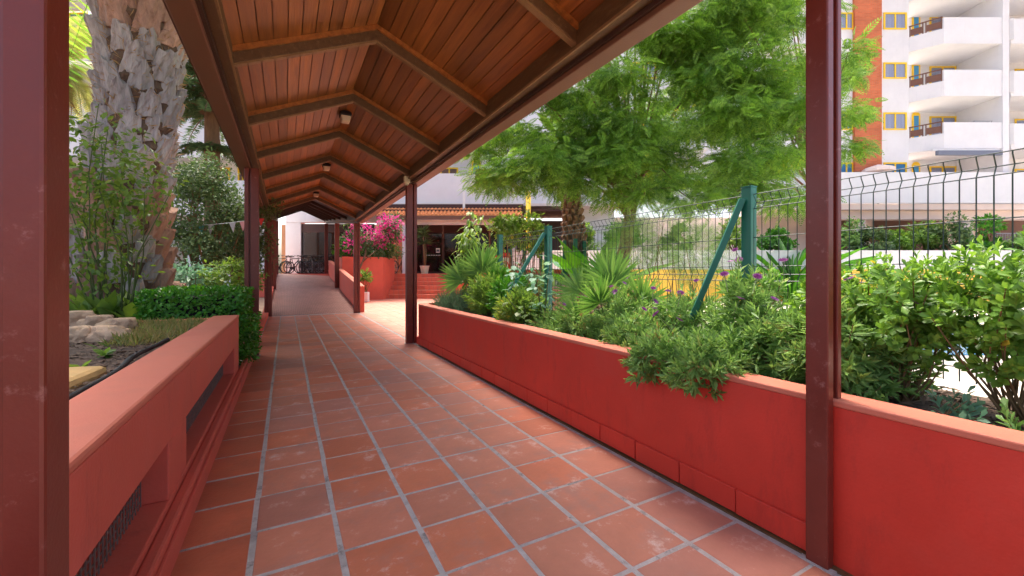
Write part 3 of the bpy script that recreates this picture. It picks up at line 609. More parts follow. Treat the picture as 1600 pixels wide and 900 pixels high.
# glazed fronts
for p0, p1, D in ((470, 527, 24.7), (527.5, 585, 24.7), (640, 662, 25), (662.5, 692, 25), (692.5, 728, 25), (728.5, 765, 25), (765.5, 803, 25)):
    f = MB(); X0_, X1_ = U(p0, D), U(p1, D); zt_ = 4.15
    f.box(X0_, X0_ + .07, D - 24, D - 23.93, 1.2, zt_).box(X1_ - .07, X1_, D - 24, D - 23.93, 1.2, zt_).box(X0_ + .07, X1_ - .07, D - 24, D - 23.93, zt_ - .5, zt_).box(X0_ + .07, X1_ - .07, D - 24, D - 23.93, 1.2, 1.32)
    g = f.build('glazing_frame', M['dark_brown'], eb.e); MB().box(X0_ + .07, X1_ - .07, D - 23.985, D - 23.97, 1.32, zt_ - .5).build('pane', M['dark_glass'], g)
    if p0 == 662.5:
        d_ = MB()
        for k in range(9): d_.box(X0_ + .12 + k * .1, X0_ + .17 + k * .1, D - 24.0, D - 23.988, 2.28, 2.33)
        d_.build('safety_dots', M['signwhite'], g); MB().box(X0_ + .72, X0_ + .95, D - 24.0, D - 23.988, 2.45, 2.72).build('sticker', M['signwhite'], g)
        MB().box(X0_ + .75, X0_ + .92, D - 24.004, D - 24.0005, 2.52, 2.65).build('sticker_print', M['awning'], g)
eb.zpart('interior_back', M['interior'], 440, 900, 1.2, 4.6, 29, .2)
eb.zpart('interior_counter', M['rail_wood'], 650, 720, 1.2, 2.2, 27.5, .5)
eb.zpart('brown_panel', M['dark_brown'], 804, 893, 1.0, ZZ(345, 25), 25, .15)
eb.zpart('end_wall', M['white'], 893.5, 960, 0, ZZ(322, 24) - .01, 24.9, .3)
yp = MB().tube([W(U(825.5, 21.5), 21.5, 0), W(U(825.5, 21.5), 21.5, ZZ(300, 21.5))], .13, 14).build('yellow_pole', M['yellow']); tag(yp, 'bright yellow round pole in front of the reception building', 'pole')

lb = Bld('garden_building', 'white apartment building with awnings and yellow windows behind the palm tree', 21)
lb.zpart('wall', M['white'], -260, 430, 0, 15, 22.2, .3)
for yb in (330, 237, 112, -10):
    b = lb.zpart('balcony_front', M['white'], -260, 150 if yb == 112 else 392, ZZ(yb, 21), ZZ(yb, 21) + 1.55, 21, .15)
    lb.zpart('balcony_slab', M['white'], -260, 150 if yb == 112 else 392, ZZ(yb, 21) - .18, ZZ(yb, 21) - .003, 21.01, 1.18, b)
for p0, p1, a, b in ((300, 322, 262, 300), (330, 360, 262, 300), (108, 138, 20, 64), (60, 90, 150, 190), (372, 388, 262, 300), (150, 170, 190, 235)): lb.window(p0, p1, a, b, 22.2, 'curtain_b' if p0 == 108 else 'interior', 1)
sc_ = MB()
for i in range(34): sc_.bar((U(250 + i * 4.2, 20.6), -.4, ZZ(240, 20.6)), (U(254.2 + i * 4.2, 20.6), -.4, ZZ(240, 20.6)), .02, .34 + .05 * (i % 2))
sc_.build('awning_valance', M['white'], lb.e)
lb.part('awning_bar', M['yellow'], 250, 392, 236, 238, 20.6, .06)
for p in (145, 149.5): lb.part('railing_post', M['rail_wood'], p, p + 2, 34, 51, 20.95, .05)
bp = empty('brick_pillar', W(U(236, 11), 11, 0), 'orange brick pillar with white edge behind the palm trunk', 'pillar', None, -YAW)
MB().box(-.3, .24, 0, .5, 0, ZZ(383, 11)).build('brickwork', M['brick'], bp); MB().box(.241, .52, .02, .5, 0, ZZ(340, 11)).build('white_edge', M['white'], bp)
MB().box(-.3, .235, -.02, .45, ZZ(383, 11) + .001, ZZ(372, 11)).build('grille', M['void'], bp)

# steps up to the terrace
st = empty('entrance_steps', W(U(667, 20), 20, 0), 'coral brick steps rising to the reception entrance', 'steps', None, -YAW)
NR = 6
for i in range(NR):
    MB().box(U(599 , 19.9) - U(667, 20) + i * .12 * 0, 2.4, -.12 + i * .32, 1.9 + .3, .2 * i - (.03 if i == 0 else -.0005), .2 * (i + 1)).build('step', M['steps'], st, bevel=.012) if i < NR else None
# bougainvillea planter
bpoly = [(2.17, 19.75), (3.93, 19.75), (4.86, 21.5), (4.86, 21.75), (2.17, 23)]
bpl = empty('raised_planter', (3.2, 20.5, 0), 'tall coral planter beside the entrance steps', 'planter')
MB().prism([(x - 3.2, y - 20.5) for x, y in bpoly], -.03, 1.96).build('planter_wall', M['coral'], bpl, bevel=.015)
MB().prism([((x - 3.2) * .9, (y - 20.5) * .9 + .1) for x, y in bpoly], 1.9605, 1.99).build('planter_soil', M['soil'], bpl)

# ================================================================== POOL FENCE, FAR WALLS
XF = 2.85; ZF = 1.75
HZ = [0, -.056, -.1, -.3, -.5, -.556, -.6, -.8, -1.0]
def wire_panel(mb, ya, yb, x, ztop, sp=.055, zlow=.66, r=.0028):
    n = int((yb - ya) / sp)
    for i in range(n + 1):
        y = ya + (yb - ya) * i / n
        pts = [(x, y, ztop), (x, y, ztop - .012), (x + .032, y, ztop - .056), (x, y, ztop - .1), (x, y, ztop - .5), (x + .032, y, ztop - .556), (x, y, ztop - .6), (x, y, zlow)]
        mb.tube(pts, r, 4, False)
    for h in HZ:
        if ztop + h < zlow: continue
        dx = .032 if h in (-.056, -.556) else 0
        mb.tube([(x + dx, ya, ztop + h), (x + dx, yb, ztop + h)], r * 1.1, 5, False)
fe = empty('mesh_fence', (XF, 2, .6), 'dark green welded wire fence with braced posts behind the right flower bed', 'fence')
fo = lambda p: (p[0] - XF, p[1] - 2, p[2] - .6)
posts = [(-3.3), -.75, 1.77, 4.31, 5.63]
for a, b in zip(posts[:-1], posts[1:]):
    mb = MB(); wire_panel(mb, a + .035, b - .035, 0, ZF - .6 , zlow=.08); mb.v = [(x, y - 2, z) for x, y, z in mb.v]; mb.sm = False; mb.build('wire_panel', M['green_wire'], fe)
for y in posts:
    z1 = ZF + .03
    if y == posts[2]: z1 += .02
    p = MB().box(-.035, .035, y - 2.035, y - 1.965, -.1, z1 - .6).build('fence_post', M['green_metal'], fe, bevel=.004)
    MB().box(-.037, .037, y - 2.037, y - 1.963, z1 - .6 + .0005, z1 - .59).build('post_cap', M['green_metal'], p)
for a, b in (((XF - .045, 1.79, 1.72), (2.5, 2.10, .6)), ((XF - .045, 4.33, 1.70), (2.14, 4.5, .58))):
    p = MB().bar(fo(a), fo(b), .05, .04).build('brace', M['green_metal'], fe, bevel=.003)
# short dark brace seen beyond the far end of the bed
e = MB().bar((3.02, 6.9, .5), (3.34, 7.05, 1.12), .05, .05).build('leaning_stake', M['rail_wood']); tag(e, 'dark leaning stake behind the rosemary at the end of the bed', 'stake')

f2 = empty('pool_gate_fence', W(0, 12, 0), 'second green mesh fence with many posts beyond the flower bed', 'fence', None, -YAW)
for p, D, yt in ((797, 12.6, 389), (819, 12.6, 388), (882, 12, 376), (899, 11.6, 373), (913, 12.2, 377), (768, 12.6, 388), (845, 12.6, 388)):
    x = U(p, D); MB().box(x - .05, x + .05, D - 12 - .05, D - 11.95, 0, ZZ(yt, D)).build('fence_post', M['green_metal'], f2, bevel=.004)
for p0, p1, D, yt in ((768, 845, 12.6, 390), (882, 913, 12, 378)):
    mb = MB(); a, b = U(p0, D), U(p1, D); k = int((b - a) / .06)
    for i in range(k + 1): x = a + (b - a) * i / k; mb.bar((x, D - 12, .1), (x, D - 12, ZZ(yt, D)), .006, .006, (1, 0, 0))
    for i in range(8): z = .15 + i * (ZZ(yt, D) - .2) / 7; mb.bar((a, D - 12.006, z), (b, D - 12.006, z), .006, .006)
    mb.build('wire_panel', M['green_wire'], f2)
cw = MB().prism([tuple(W(U(p, D), D, 0))[:2] for p, D in ((700, 13.2), (936, 13.2), (936, 13.5), (700, 13.5))], 0, 1.33).build('coral_garden_wall', M['coral']); tag(cw, 'low coral wall behind the green gate posts', 'wall')
sg = empty('pool_sign', W(U(787, 12.45), 12.45, 0), 'white notice board with red top and red ring symbol on the fence', 'sign', None, -YAW)
MB().box(-.26, .2, -.02, 0, 1.1, 1.82).build('board', M['signwhite'], sg); MB().box(-.26, .2, -.026, -.0205, 1.68, 1.82).build('top_band', M['signred'], sg)
mb = MB(); mb.tube([(.05 + .1 * math.cos(a), -.028, 1.42 + .14 * math.sin(a)) for a in np.linspace(0, 2 * math.pi, 21)], .013, 5, False).bar((-.02, -.028, 1.34), (.12, -.028, 1.5), .008, .02); mb.build('ring_symbol', M['signred'], sg)
MB().box(.16, .2, -.0262, -.0207, 1.1, 1.679).build('edge_stripe', M['signred'], sg)
pl = empty('pool_wall', W(U(1200, 18), 18, 0), 'white and yellow retaining wall on the far side of the pool', 'wall', None, -YAW)
zw, zy = ZZ(393, 18), ZZ(421, 18); xa, xb = U(800, 18) - U(1200, 18), U(1750, 18) - U(1200, 18)
MB().box(xa, xb, 0, .3, zy, zw).build('white_band', M['white'], pl); MB().box(xa, xb, -.02, .3, -.03, zy - .001).build('yellow_band', M['yellow_wall'], pl)
MB().box(xa, xb, -.04, .34, zw + .001, zw + .05).build('coping', M['white'], pl)
struct('raised_garden', MB().prism([tuple(W(u, d, 0))[:2] for u, d in ((U(800, 18), 18.31), (U(1750, 18), 18.31), (U(1750, 18), 22.4), (U(800, 18), 21.5))], -.04, zw - .12), M['soil'])

# round cream stone wall of separate stones
sw = empty('stone_ring', PX(925, 470, 8.5) * 1, 'low round ring of cream rubble stones behind the fence', 'wall'); sw.location.z = 0
stm = []
for k in range(5):
    P, d = dome(60, (0, 0, 0), (1, 1, 1), .12, -1.1, 0); 
    import bmesh
    bm = bmesh.new(); bmesh.ops.create_icosphere(bm, subdivisions=2, radius=1)
    ph = rng.uniform(0, 6, 3)
    for v in bm.verts: v.co *= 1 + .13 * math.sin(v.co.x * 3 + ph[0]) + .1 * math.sin(v.co.y * 4 + ph[1]) + .1 * math.sin(v.co.z * 3.5 + ph[2]); v.co = Vector((max(-.82, min(.82, v.co.x)), max(-.8, min(.8, v.co.y)), max(-.8, min(.78, v.co.z))))
    me = bpy.data.meshes.new('stone'); bm.to_mesh(me); bm.free(); me.materials.append(M['rock']); me.polygons.foreach_set('use_smooth', [True] * len(me.polygons)); stm.append(me)
for lv in range(7):
    for i in range(22):
        a = 2 * math.pi * (i + .5 * (lv % 2)) / 22; o = link('stone', random.choice(stm), sw); o.location = (.72 * math.cos(a), .72 * math.sin(a), .08 + lv * .135 + random.uniform(-.01, .01))
        o.rotation_euler = (random.uniform(-.2, .2), random.uniform(-.2, .2), a + random.uniform(-.2, .2)); o.scale = (.1, random.uniform(.1, .13), random.uniform(.068, .084))

# ================================================================== BICYCLES
def bike(label, loc, rz_, first=None):
    e = empty('bicycle', loc, label, 'bicycle', 'bicycles parked at the top of the ramp', rz_)
    if first:
        for ch in first.children:
            c = ch.copy(); COL.objects.link(c); c.parent = e
            for g in ch.children: q = g.copy(); COL.objects.link(q); q.parent = c
        return e
    for x in (-.52, .52):
        wmb = MB().tube([(x + .33 * math.cos(a), 0, .345 + .33 * math.sin(a)) for a in np.linspace(0, 2 * math.pi, 25)], .022, 6, False); wh = wmb.build('wheel', M['rubber'], e)
        sp = MB(); sp.tube([(x + .3 * math.cos(a), 0, .345 + .3 * math.sin(a)) for a in np.linspace(0, 2 * math.pi, 25)], .009, 4, False)
        for a in np.linspace(0, 2 * math.pi, 13)[:-1]: sp.bar((x, .01, .345), (x + .3 * math.cos(a), 0, .345 + .3 * math.sin(a)), .004, .004, (0, 1, 0))
        sp.build('rim', M['steel'], wh)
    f = MB(); bb, hd, sp_, rr = (-.08, 0, .3), (.36, 0, .8), (-.2, 0, .82), (-.52, 0, .345)
    for a, b, r in ((bb, hd, .02), (bb, sp_, .017), (sp_, (.34, 0, .84), .017), (rr, bb, .012), (rr, sp_, .011), (hd, (.52, 0, .345), .016), ((.34, 0, .84), (.31, 0, 1.0), .014)): f.tube([a, b], r, 6)
    f.build('frame', M['black'], e)
    MB().tube([(.30, -.29, 1.02), (.33, -.12, 1.0), (.31, 0, 1.0), (.33, .12, 1.0), (.30, .29, 1.02)], .014, 6).build('handlebar', M['black'], e)
    MB().prism([(-.36, -.07), (-.2, -.06), (-.06, -.02), (-.06, .02), (-.2, .06), (-.36, .07)], .9, .95).build('saddle', M['rubber'], e, bevel=.015); MB().tube([(-.2, 0, .82), (-.215, 0, .9)], .013, 6).build('seat_post', M['steel'], e)
    MB().lathe([(.09, -.006), (.09, .006)], n=14).build('chainring', M['steel'], e, loc=(-.08, .03, .3)).rotation_euler = (R(90), 0, 0)
    return e
b0 = None; ordn = ['first', 'second', 'third', 'fourth', 'fifth', 'sixth', 'seventh', 'eighth', 'ninth', 'tenth']
for i in range(10):
    p = W(U(438 + i * 7.9, 23), 23 + .15 * (i % 3), 1.2)
    b = bike('black bicycle at the top of the ramp, %s from the left in the row' % ordn[i], p, -YAW + R([62, 118, 70, 55, 108, 60, 125, 66, 50, 72][i]), b0); b0 = b0 or b
bike('dark bicycle standing alone at the head of the entrance steps', W(U(624, 22.6), 22.6, 1.2), -YAW + R(80), b0)

# ================================================================== SMALL THINGS
def pot(name, label, p, r, h, m, prof=None):
    e = empty(name, p, label, 'pot'); MB().lathe([(r * .72, 0), (r * .8, h * .3), (r, h * .9), (r * 1.08, h * .92), (r * 1.08, h), (r * .95, h), (r * .9, h * .9)], n=18).build('pot_body', M[m], e); MB().lathe([(r * .89, h * .86), (r * .89, h * .9005)], n=18).build('pot_soil', M['soil'], e); return e
p = W(U(571, 17.6), 17.6, 0); MBp = empty('canister_planter', p, 'small white square planter beside the ramp wall', 'pot', None, -YAW); MB().prism([(-.14, -.12), (.14, -.12), (.14, .12), (-.14, .12)], 0, .42).build('pot_body', M['whitepot'], MBp, bevel=.03)
shoot_bush('potted_shrub', 'sparse yellowish shrub growing from the small white planter', p + Vector((0, 0, .4)), p + Vector((0, 0, .95)), (.3, .3, .38), 60, 8, .12, OVAL, M['l_light'], 'shrub', nst=10, r0=.012)
p = W(U(663.5, 22.3), 22.3, 1.2); pot('tapered_pot', 'cream tapered pot under the yucca at the entrance', p, .24, .42, 'terracotta_pot')
e = empty('yucca', p + Vector((0, 0, .38)), 'tall yucca with bare pale trunks in the cream pot', 'plant')
MB().tube([(0, 0, 0), (-.03, 0, .8), (-.08, 0, 1.55)], [.05, .045, .04], 8).tube([(.05, .02, 0), (.08, .02, .6), (.06, 0, 1.2)], [.03, .03, .025], 6).build('trunk', M['stem'], e)
parts = []
for c in ((-.08, 0, 1.62), (.06, 0, 1.25), (-.08, 0, 1.85)):
    n = 60; d = rdir(n); d[:, 2] = np.abs(d[:, 2]) * .9 - .1; parts.append(inst(leaf_t(.05, .01, .4, .2), np.tile(c, (n, 1)), d, np.tile((0, 0, 1.), (n, 1)), rng.uniform(.35, .6, n)))
V, T = cat(parts); trimesh('crown', V, T, M['l_bush'], e)
e = empty('folding_sign', (-.72, 9.6, .5), 'yellow folding warning sign behind the left posts', 'sign')
MB().bar((-.0, -.14, 0), (0, 0, .62), .3, .02, (1, 0, 0)).build('front_panel', M['yellow'], e); MB().bar((0, .14, 0), (0, .012, .62), .3, .02, (1, 0, 0)).build('back_panel', M['yellow'], e)

# bunting
A, B = PX(240, 349, 8.6), PX(384, 345, 8.2); bn = empty('bunting', A, 'string of pink and teal pennants hung between palm and canopy', 'bunting')
path_ = [(B - A) * t + Vector((0, 0, -.06 * math.sin(math.pi * t))) for t in np.linspace(0, 1, 15)]
MB().tube(path_, .006, 5, False).build('string', M['white'], bn)
cols = ['pink', 'teal', 'pink', 'teal', None, 'grey', 'grey', 'teal', 'grey', None, 'grey', 'pink']
d = (B - A).normalized()
for t, k in ((.02, 'pink'), (.07, 'teal'), (.15, 'pink'), (.19, 'teal'), (.40, 'grey'), (.53, 'teal'), (.63, 'grey'), (.86, 'grey'), (.97, 'pink')):
    q = (B - A) * t + Vector((0, 0, -.06 * math.sin(math.pi * t))); b = MB(); n = Vector((-d.y, d.x, 0)) * .003
    tri = [q - d * .075 - Vector((0, 0, .004)), q + d * .075 - Vector((0, 0, .004)), q + d * random.uniform(-.02, .03) - Vector((0, 0, .2))]
    b.v = [tuple(v + n) for v in tri] + [tuple(v - n) for v in tri]; b.f = [(0, 1, 2), (5, 4, 3), (0, 3, 4, 1), (1, 4, 5, 2), (2, 5, 3, 0)]; b.build('pennant', M['flag_' + k], bn)
for px_, k in ((408, 'redf'),):
    q = PX(px_, 341, 8.6) - A; b = MB(); b.v = [tuple(q + Vector(v)) for v in ((-.06, 0, 0), (.06, 0, 0), (0, 0, -.16), (-.06, .004, 0), (.06, .004, 0), (0, .004, -.16))]; b.f = [(0, 1, 2), (5, 4, 3), (0, 3, 4, 1), (1, 4, 5, 2), (2, 5, 3, 0)]; b.build('pennant', M['flag_redf'], bn)
# rocks, edging stone and hose
rk = [(W(U(124, 3.25), 3.25, .70), (.13, .12, .11), 'flat tan rock nearest the left post in the garden bed'), (W(U(172, 3.3), 3.3, .70), (.15, .11, .11), 'pitted orange tan rock in front of the rock pile'), (W(U(186, 3.65), 3.65, .72), (.12, .1, .11), 'smooth grey rock at the right of the rock pile'), (W(U(152, 3.8), 3.8, .73), (.14, .11, .11), 'pale rough rock in the middle of the rock pile'), (W(U(116, 3.95), 3.95, .74), (.17, .13, .13), 'grey brown rock at the back left of the rock pile')]
for i, (p, s_, lab) in enumerate(rk):
    bm = bmesh.new(); bmesh.ops.create_icosphere(bm, subdivisions=4, radius=1); ph = rng.uniform(0, 6, 6)
    for v in bm.verts:
        c = v.co.copy(); k = 1 + .12 * math.sin(c.x * 2.5 + ph[0]) * math.cos(c.y * 2 + ph[1]) + .07 * math.sin(c.z * 5 + ph[2] + c.x * 3) + .035 * math.sin(c.x * 9 + ph[3]) * math.sin(c.y * 8 + c.z * 7 + ph[4]) + .015 * math.sin(c.x * 21 + c.z * 17 + ph[5]); k += .28 * mnoise.fractal(c * 1.7 + Vector(ph[:3]), .9, 2.1, 5); v.co = Vector((c.x * k * s_[0], c.y * k * s_[1], max(-.6, min(.8, c.z * k)) * s_[2]))
    me = bpy.data.meshes.new('rock'); bm.to_mesh(me); bm.free(); me.materials.append(M['rock']); me.polygons.foreach_set('use_smooth', [True] * len(me.polygons))
    o = link('rock', me); o.location = p; o.rotation_euler = (0, 0, -YAW + random.uniform(-.3, .3)); tag(o, lab, 'rock', 'rocks in the left garden bed')
mb = MB().prism([(-1.3, 1.9), (-.86, 2.5), (-.82, 2.95), (-1.0, 3.0), (-1.2, 2.8), (-1.5, 2.2)], .64, .72); o = mb.build('edging_stone', M['slabstone'], bevel=.03); tag(o, 'yellow edging stone lying beside the left planter wall', 'stone')
hp = [(-.775 + .016 * math.sin(y * 3.1) + .01 * math.sin(y * 7.3), y, .702 + .008 * math.sin(y * 2.3)) for y in np.linspace(-.5, 5.1, 60)]
tag(MB().tube(hp, .014, 8).build('irrigation_hose', M['rubber']), 'black irrigation hose lying along the left planter wall', 'hose')

# ================================================================== TREES
def crown_tree(name, label, base, top, clumps, m, nf, fl, r0, limbs_from=.75, gr=None):
    e = empty(name, base, label, 'tree', gr); b = Vector(base); tp = Vector(top) - b
    mid = tp * .5 + Vector((.12, .05, 0))
    MB().tube([(0, 0, -.05), tp * .2 + Vector((.05, 0, 0)), mid, tp], [r0 * 1.35, r0 * 1.05, r0 * .95, r0 * .75], 12).build('trunk', M['bark'], e)
    lm = MB()
    for c, r in clumps[::2]:
        q = c - b; s = tp * random.uniform(limbs_from, 1.0); m1 = s.lerp(q, .35) + Vector((0, 0, .35)); m2 = s.lerp(q, .75) + Vector((0, 0, .3))
        lm.tube([s, m1, m2, q], [r0 * .26, r0 * .16, r0 * .09, r0 * .04], 5, False)
    lm.build('limbs', M['bark'], e)
    parts = []
    for c, r in clumps:
        n = max(8, int(nf * r * r * random.uniform(.75, 1.2))); d = rdir(n); d[:, 2] = d[:, 2] * .75 + .1
        P = np.array(c) + d * r * rng.uniform(.15, .95, (n, 1)) * np.array((1, 1, .62))
        bias = nrm(np.array([[c.x - (b + tp).x, c.y - (b + tp).y, -.35 * (c - b - tp).length]])); D = nrm(d * np.array((1, 1, .5)) * .8 + bias * .3 + rng.normal(0, .5, (n, 3)) * np.array((1, 1, .5)) + np.array((0, 0, -.22)))
        N = nrm(np.array((0, 0, .8)) + rng.normal(0, .6, (n, 3))); parts.append(inst(FROND, P, D, N, fl * rng.uniform(.65, 1.2, n)))
    V, T = cat(parts); trimesh('crown', V - np.array(b), T, m, e); return e
xs_, yb_ = [690, 770, 850, 900, 960, 1050, 1150, 1260, 1300, 1350], [225, 288, 272, 262, 300, 318, 288, 300, 235, 190]
cl = []
while len(cl) < 118:
    px, py, D = random.uniform(690, 1345), random.uniform(-170, 320), random.uniform(7.8, 12.2)
    if py > np.interp(px, xs_, yb_) - 8: continue
    if px > 1240 and py < 60: continue
    if px < 800 and D < 9: continue
    if (px < 770 and py < 190): continue
    cl.append((px, py, D))
for px, py, D in ((1090, 20, 8.2), (1130, 180, 8), (1180, 110, 8), (1000, 200, 8.3), (860, 215, 8.8), (800, 265, 9.2), (930, 250, 8.6), (1050, 280, 8.2), (1215, 250, 8.2), (1330, 120, 8.6), (1335, 180, 8.8), (1320, 230, 8.6), (880, 150, 9), (960, 120, 8.5), (1020, 60, 8.5), (1200, 20, 8.4), (1230, 170, 8.3), (745, 235, 9.6), (1150, 250, 8.1), (1100, 120, 8.0), (830, 268, 8.8), (885, 282, 8.8), (950, 292, 8.6), (1005, 306, 8.4), (1080, 312, 8.3), (1150, 300, 8.4), (1235, 310, 8.5), (1180, 60, 8.5), (1240, 100, 8.6), (1240, 225, 8.5), (1130, 40, 8.4), (1190, 140, 8.3), (1060, 90, 8.6), (1140, 110, 8.2), (1190, 285, 8.8), (780, 282, 9.4), (1250, 20, 9), (920, 190, 8.8)): cl.append((px, py, D))
c1, c2 = [], []
for px, py, D in cl:
    c = PX(px, py, D); r = random.uniform(.5, .95) * (.62 if px > 1300 else 1); (c1 if px < 1120 else c2).append((c, r))
crown_tree('feathery_tree', 'large feathery leaved tree with leaning brown trunk behind the mesh fence', W(U(948, 10), 10, 0), PX(992, 296, 10.3), c1, M['l_tree'], 440, .30, .17)
crown_tree('feathery_tree', 'feathery leaved tree whose crown spreads behind the nearest right post', W(U(1287, 11), 11, 0), PX(1275, 240, 11), c2, M['l_tree'], 440, .30, .15, .6)

def fronds(base, n, L, lo=-.3, hi=.9, tpl=PALMFROND):
    a = rng.uniform(0, 2 * math.pi, n); el = rng.uniform(lo, hi, n); D = np.stack([np.cos(a) * np.cos(el), np.sin(a) * np.cos(el), np.sin(el)], 1)
    N = np.stack([-np.cos(a) * np.sin(el), -np.sin(a) * np.sin(el), np.cos(el)], 1); return inst(tpl, np.tile(np.array(base, float), (n, 1)), D, N, L * rng.uniform(.8, 1.15, n))
def palm(name, label, base, path, radii, m_trunk, crown_n, L, m, dry=0, lo=-.3, hi=.9):
    e = empty(name, base, label, 'palm tree'); b = Vector(base); pts = [Vector(p) - b for p in path]
    tm_ = MB().tube(pts, radii, 14); t = tm_.build('trunk', m_trunk, e)
    V, T = fronds(pts[-1], crown_n, L, lo, hi); trimesh('crown', V, T, m, e)
    if dry: V, T = fronds(pts[-1] - Vector((0, 0, .15)), dry, L * .7, -1.45, -.9); trimesh('dry_fronds', V, T, M['l_dry'], e)
    return e
D_ = 12.5
pe = palm('date_palm', 'palm with shaggy brown trunk half hidden in the feathery tree', W(U(905, D_), D_, 0), [W(U(905, D_), D_, 0), PX(902, 400, D_), PX(893, 330, D_), PX(884, 270, D_), PX(878, 215, D_)], [.34, .3, .24, .22, .2], M['fibre'], 16, 1.3, M['l_tree'], 14, -.6, 1.2)
bt = MB().prism([(-.07, -.03), (.07, -.03), (.045, .05), (-.045, .05)], 0, [.2, .2, .16, .16]).mesh('leaf_base', M['bark'])
for lv in range(24):
    for i in range(9):
        z = .3 + lv * .19; t = z / 5.3; pth = [W(U(905, D_), D_, 0), PX(893, 330, D_), PX(878, 215, D_)]
        c = Vector((np.interp(z, [p.z for p in pth], [p.x for p in pth]), np.interp(z, [p.z for p in pth], [p.y for p in pth]), z)); a = 2 * math.pi * (i + .5 * (lv % 2)) / 9
        r = np.interp(z, [0, 1.7, 3, 4.2, 5.3], [.34, .3, .24, .22, .2])
        o = link('leaf_base', bt, pe); o.location = c + Vector((math.cos(a) * r, math.sin(a) * r, 0)) - Vector(pe.location); o.rotation_euler = (R(random.uniform(-34, -8)), R(random.uniform(-16, 16)), a - math.pi / 2 + random.uniform(-.2, .2)); o.scale = (random.uniform(.7, 1.2),) * 3

# big palm with grey boots in the left bed
DP = 5.75
pc = [(188, 505), (184, 420), (186, 350), (203, 270), (217, 200), (222, 100), (229, 0), (235, -80)]; pw_ = [70, 62, 56, 50, 50, 53, 57, 56]
ctr = [PX(a, b, DP) for a, b in pc]; rad = [w_ / F_PX * DP * .93 for w_ in pw_]
base = Vector((ctr[0].x, ctr[0].y, .5)); ctr[0].z = .5
pm = empty('stout_palm', base, 'stout palm trunk covered in grey cut leaf bases in the left garden bed', 'palm tree')
zs = [c.z for c in ctr]
def pcen(z): return Vector((np.interp(z, zs, [c.x for c in ctr]), np.interp(z, zs, [c.y for c in ctr]), z)), float(np.interp(z, zs, rad))
mb = MB(); nz_, na = 70, 40
for i in range(nz_):
    z = .5 + (6.6 - .5) * i / (nz_ - 1); c, r = pcen(z)
    for j in range(na):
        a = 2 * math.pi * j / na; k = r * (.93 + .05 * math.sin(a * 9 + i * 1.3) + .05 * math.sin(a * 5 - i * 2.1) + random.uniform(-.03, .03)); mb.v.append(tuple(c + Vector((math.cos(a) * k, math.sin(a) * k, 0)) - base))
for i in range(nz_ - 1):
    for j in range(na): mb.f.append((i * na + j, i * na + (j + 1) % na, (i + 1) * na + (j + 1) % na, (i + 1) * na + j))
mb.build('trunk', M['fibre'], pm)
def boot(m, w0, w1, h, th):
    mb = MB(); n = 7; rowsN = 5; top = []; 
    for s_ in (0, 1):
        for i in range(rowsN):
            t = i / (rowsN - 1)
            for j in range(n):
                q = j / (n - 1) * 2 - 1; wd = (w0 * (1 - t) + w1 * t) / 2; bul = (1 - q * q) * .045
                y = (-.045 + bul + th * t + .012 * math.sin(j * 2.3 + i)) if s_ == 0 else (-.11 + th * .5 * t)
                mb.v.append((q * wd * (1 + .05 * math.sin(i * 3 + j)), y, t * h + (.03 * math.sin(j * 1.9 + h * 30) if i == rowsN - 1 else 0) - (q * q) * .03))
    N_ = rowsN * n
    for s_, fl_ in ((0, 0), (1, 1)):
        for i in range(rowsN - 1):
            for j in range(n - 1):
                q = (s_ * N_ + i * n + j, s_ * N_ + i * n + j + 1, s_ * N_ + (i + 1) * n + j + 1, s_ * N_ + (i + 1) * n + j); mb.f.append(q[::-1] if fl_ == 0 else q)
    ring = [j for j in range(n)] + [i * n + n - 1 for i in range(1, rowsN)] + [(rowsN - 1) * n + j for j in range(n - 2, -1, -1)] + [i * n for i in range(rowsN - 2, 0, -1)]
    for a, b in zip(ring, ring[1:] + ring[:1]): mb.f.append((a, b, b + N_, a + N_))
    return mb.mesh('leaf_base', m)
bg_ = [boot(M['boot'], random.uniform(.2, .25), random.uniform(.13, .17), random.uniform(.25, .33), random.uniform(.05, .1)) for _ in range(7)]
br_ = [boot(M['boot_r'], random.uniform(.24, .3), random.uniform(.16, .22), random.uniform(.3, .42), random.uniform(.07, .15)) for _ in range(5)]
lv = 0; z = .55; cnt = 0
while z < 6.2 and cnt < 290:
    c, r = pcen(z); 
    for i in range(8):
        a = 2 * math.pi * (i + .5 * (lv % 2)) / 8 + lv * .13 + random.uniform(-.05, .05); red = z > 4.1 and (math.cos(a - R(-40)) > -.1) or z < 2.1 and random.random() < .6 or z > 4.9
        zz = z + random.uniform(-.04, .04); c2_, r2_ = pcen(zz)
        o = link('leaf_base', random.choice(br_ if red else bg_), pm); o.location = c2_ + Vector((math.cos(a), math.sin(a), 0)) * r2_ * .98 - base; o.rotation_euler = (R(random.uniform(-6, 2)), R(random.uniform(-10, 10)), a - math.pi / 2); s_ = random.uniform(1.15, 1.4); o.scale = (s_, s_, s_); cnt += 1
    z += .27; lv += 1
V, T = fronds(pcen(6.6)[0] - base, 40, 3.6, -.2, 1.3); trimesh('crown', V, T, M['l_tree'], pm)
# torn fibre round the boots
n = 2600; zf = rng.uniform(.6, 6.2, n); af = rng.uniform(0, 2 * math.pi, n); P = []; D = []
for zz, a in zip(zf, af):
    c, r = pcen(zz); P.append(c + Vector((math.cos(a), math.sin(a), 0)) * r * random.uniform(.95, 1.04) - base); D.append((math.cos(a) * .35 - math.sin(a) * random.uniform(-1, 1), math.sin(a) * .35 + math.cos(a) * random.uniform(-1, 1), random.uniform(-.3, .9)))
V, T = inst(leaf_t(.045, .02), np.array([tuple(p) for p in P]), D, rdir(n), rng.uniform(.06, .16, n)); trimesh('torn_fibre', V, T, M['l_dry'], pm)

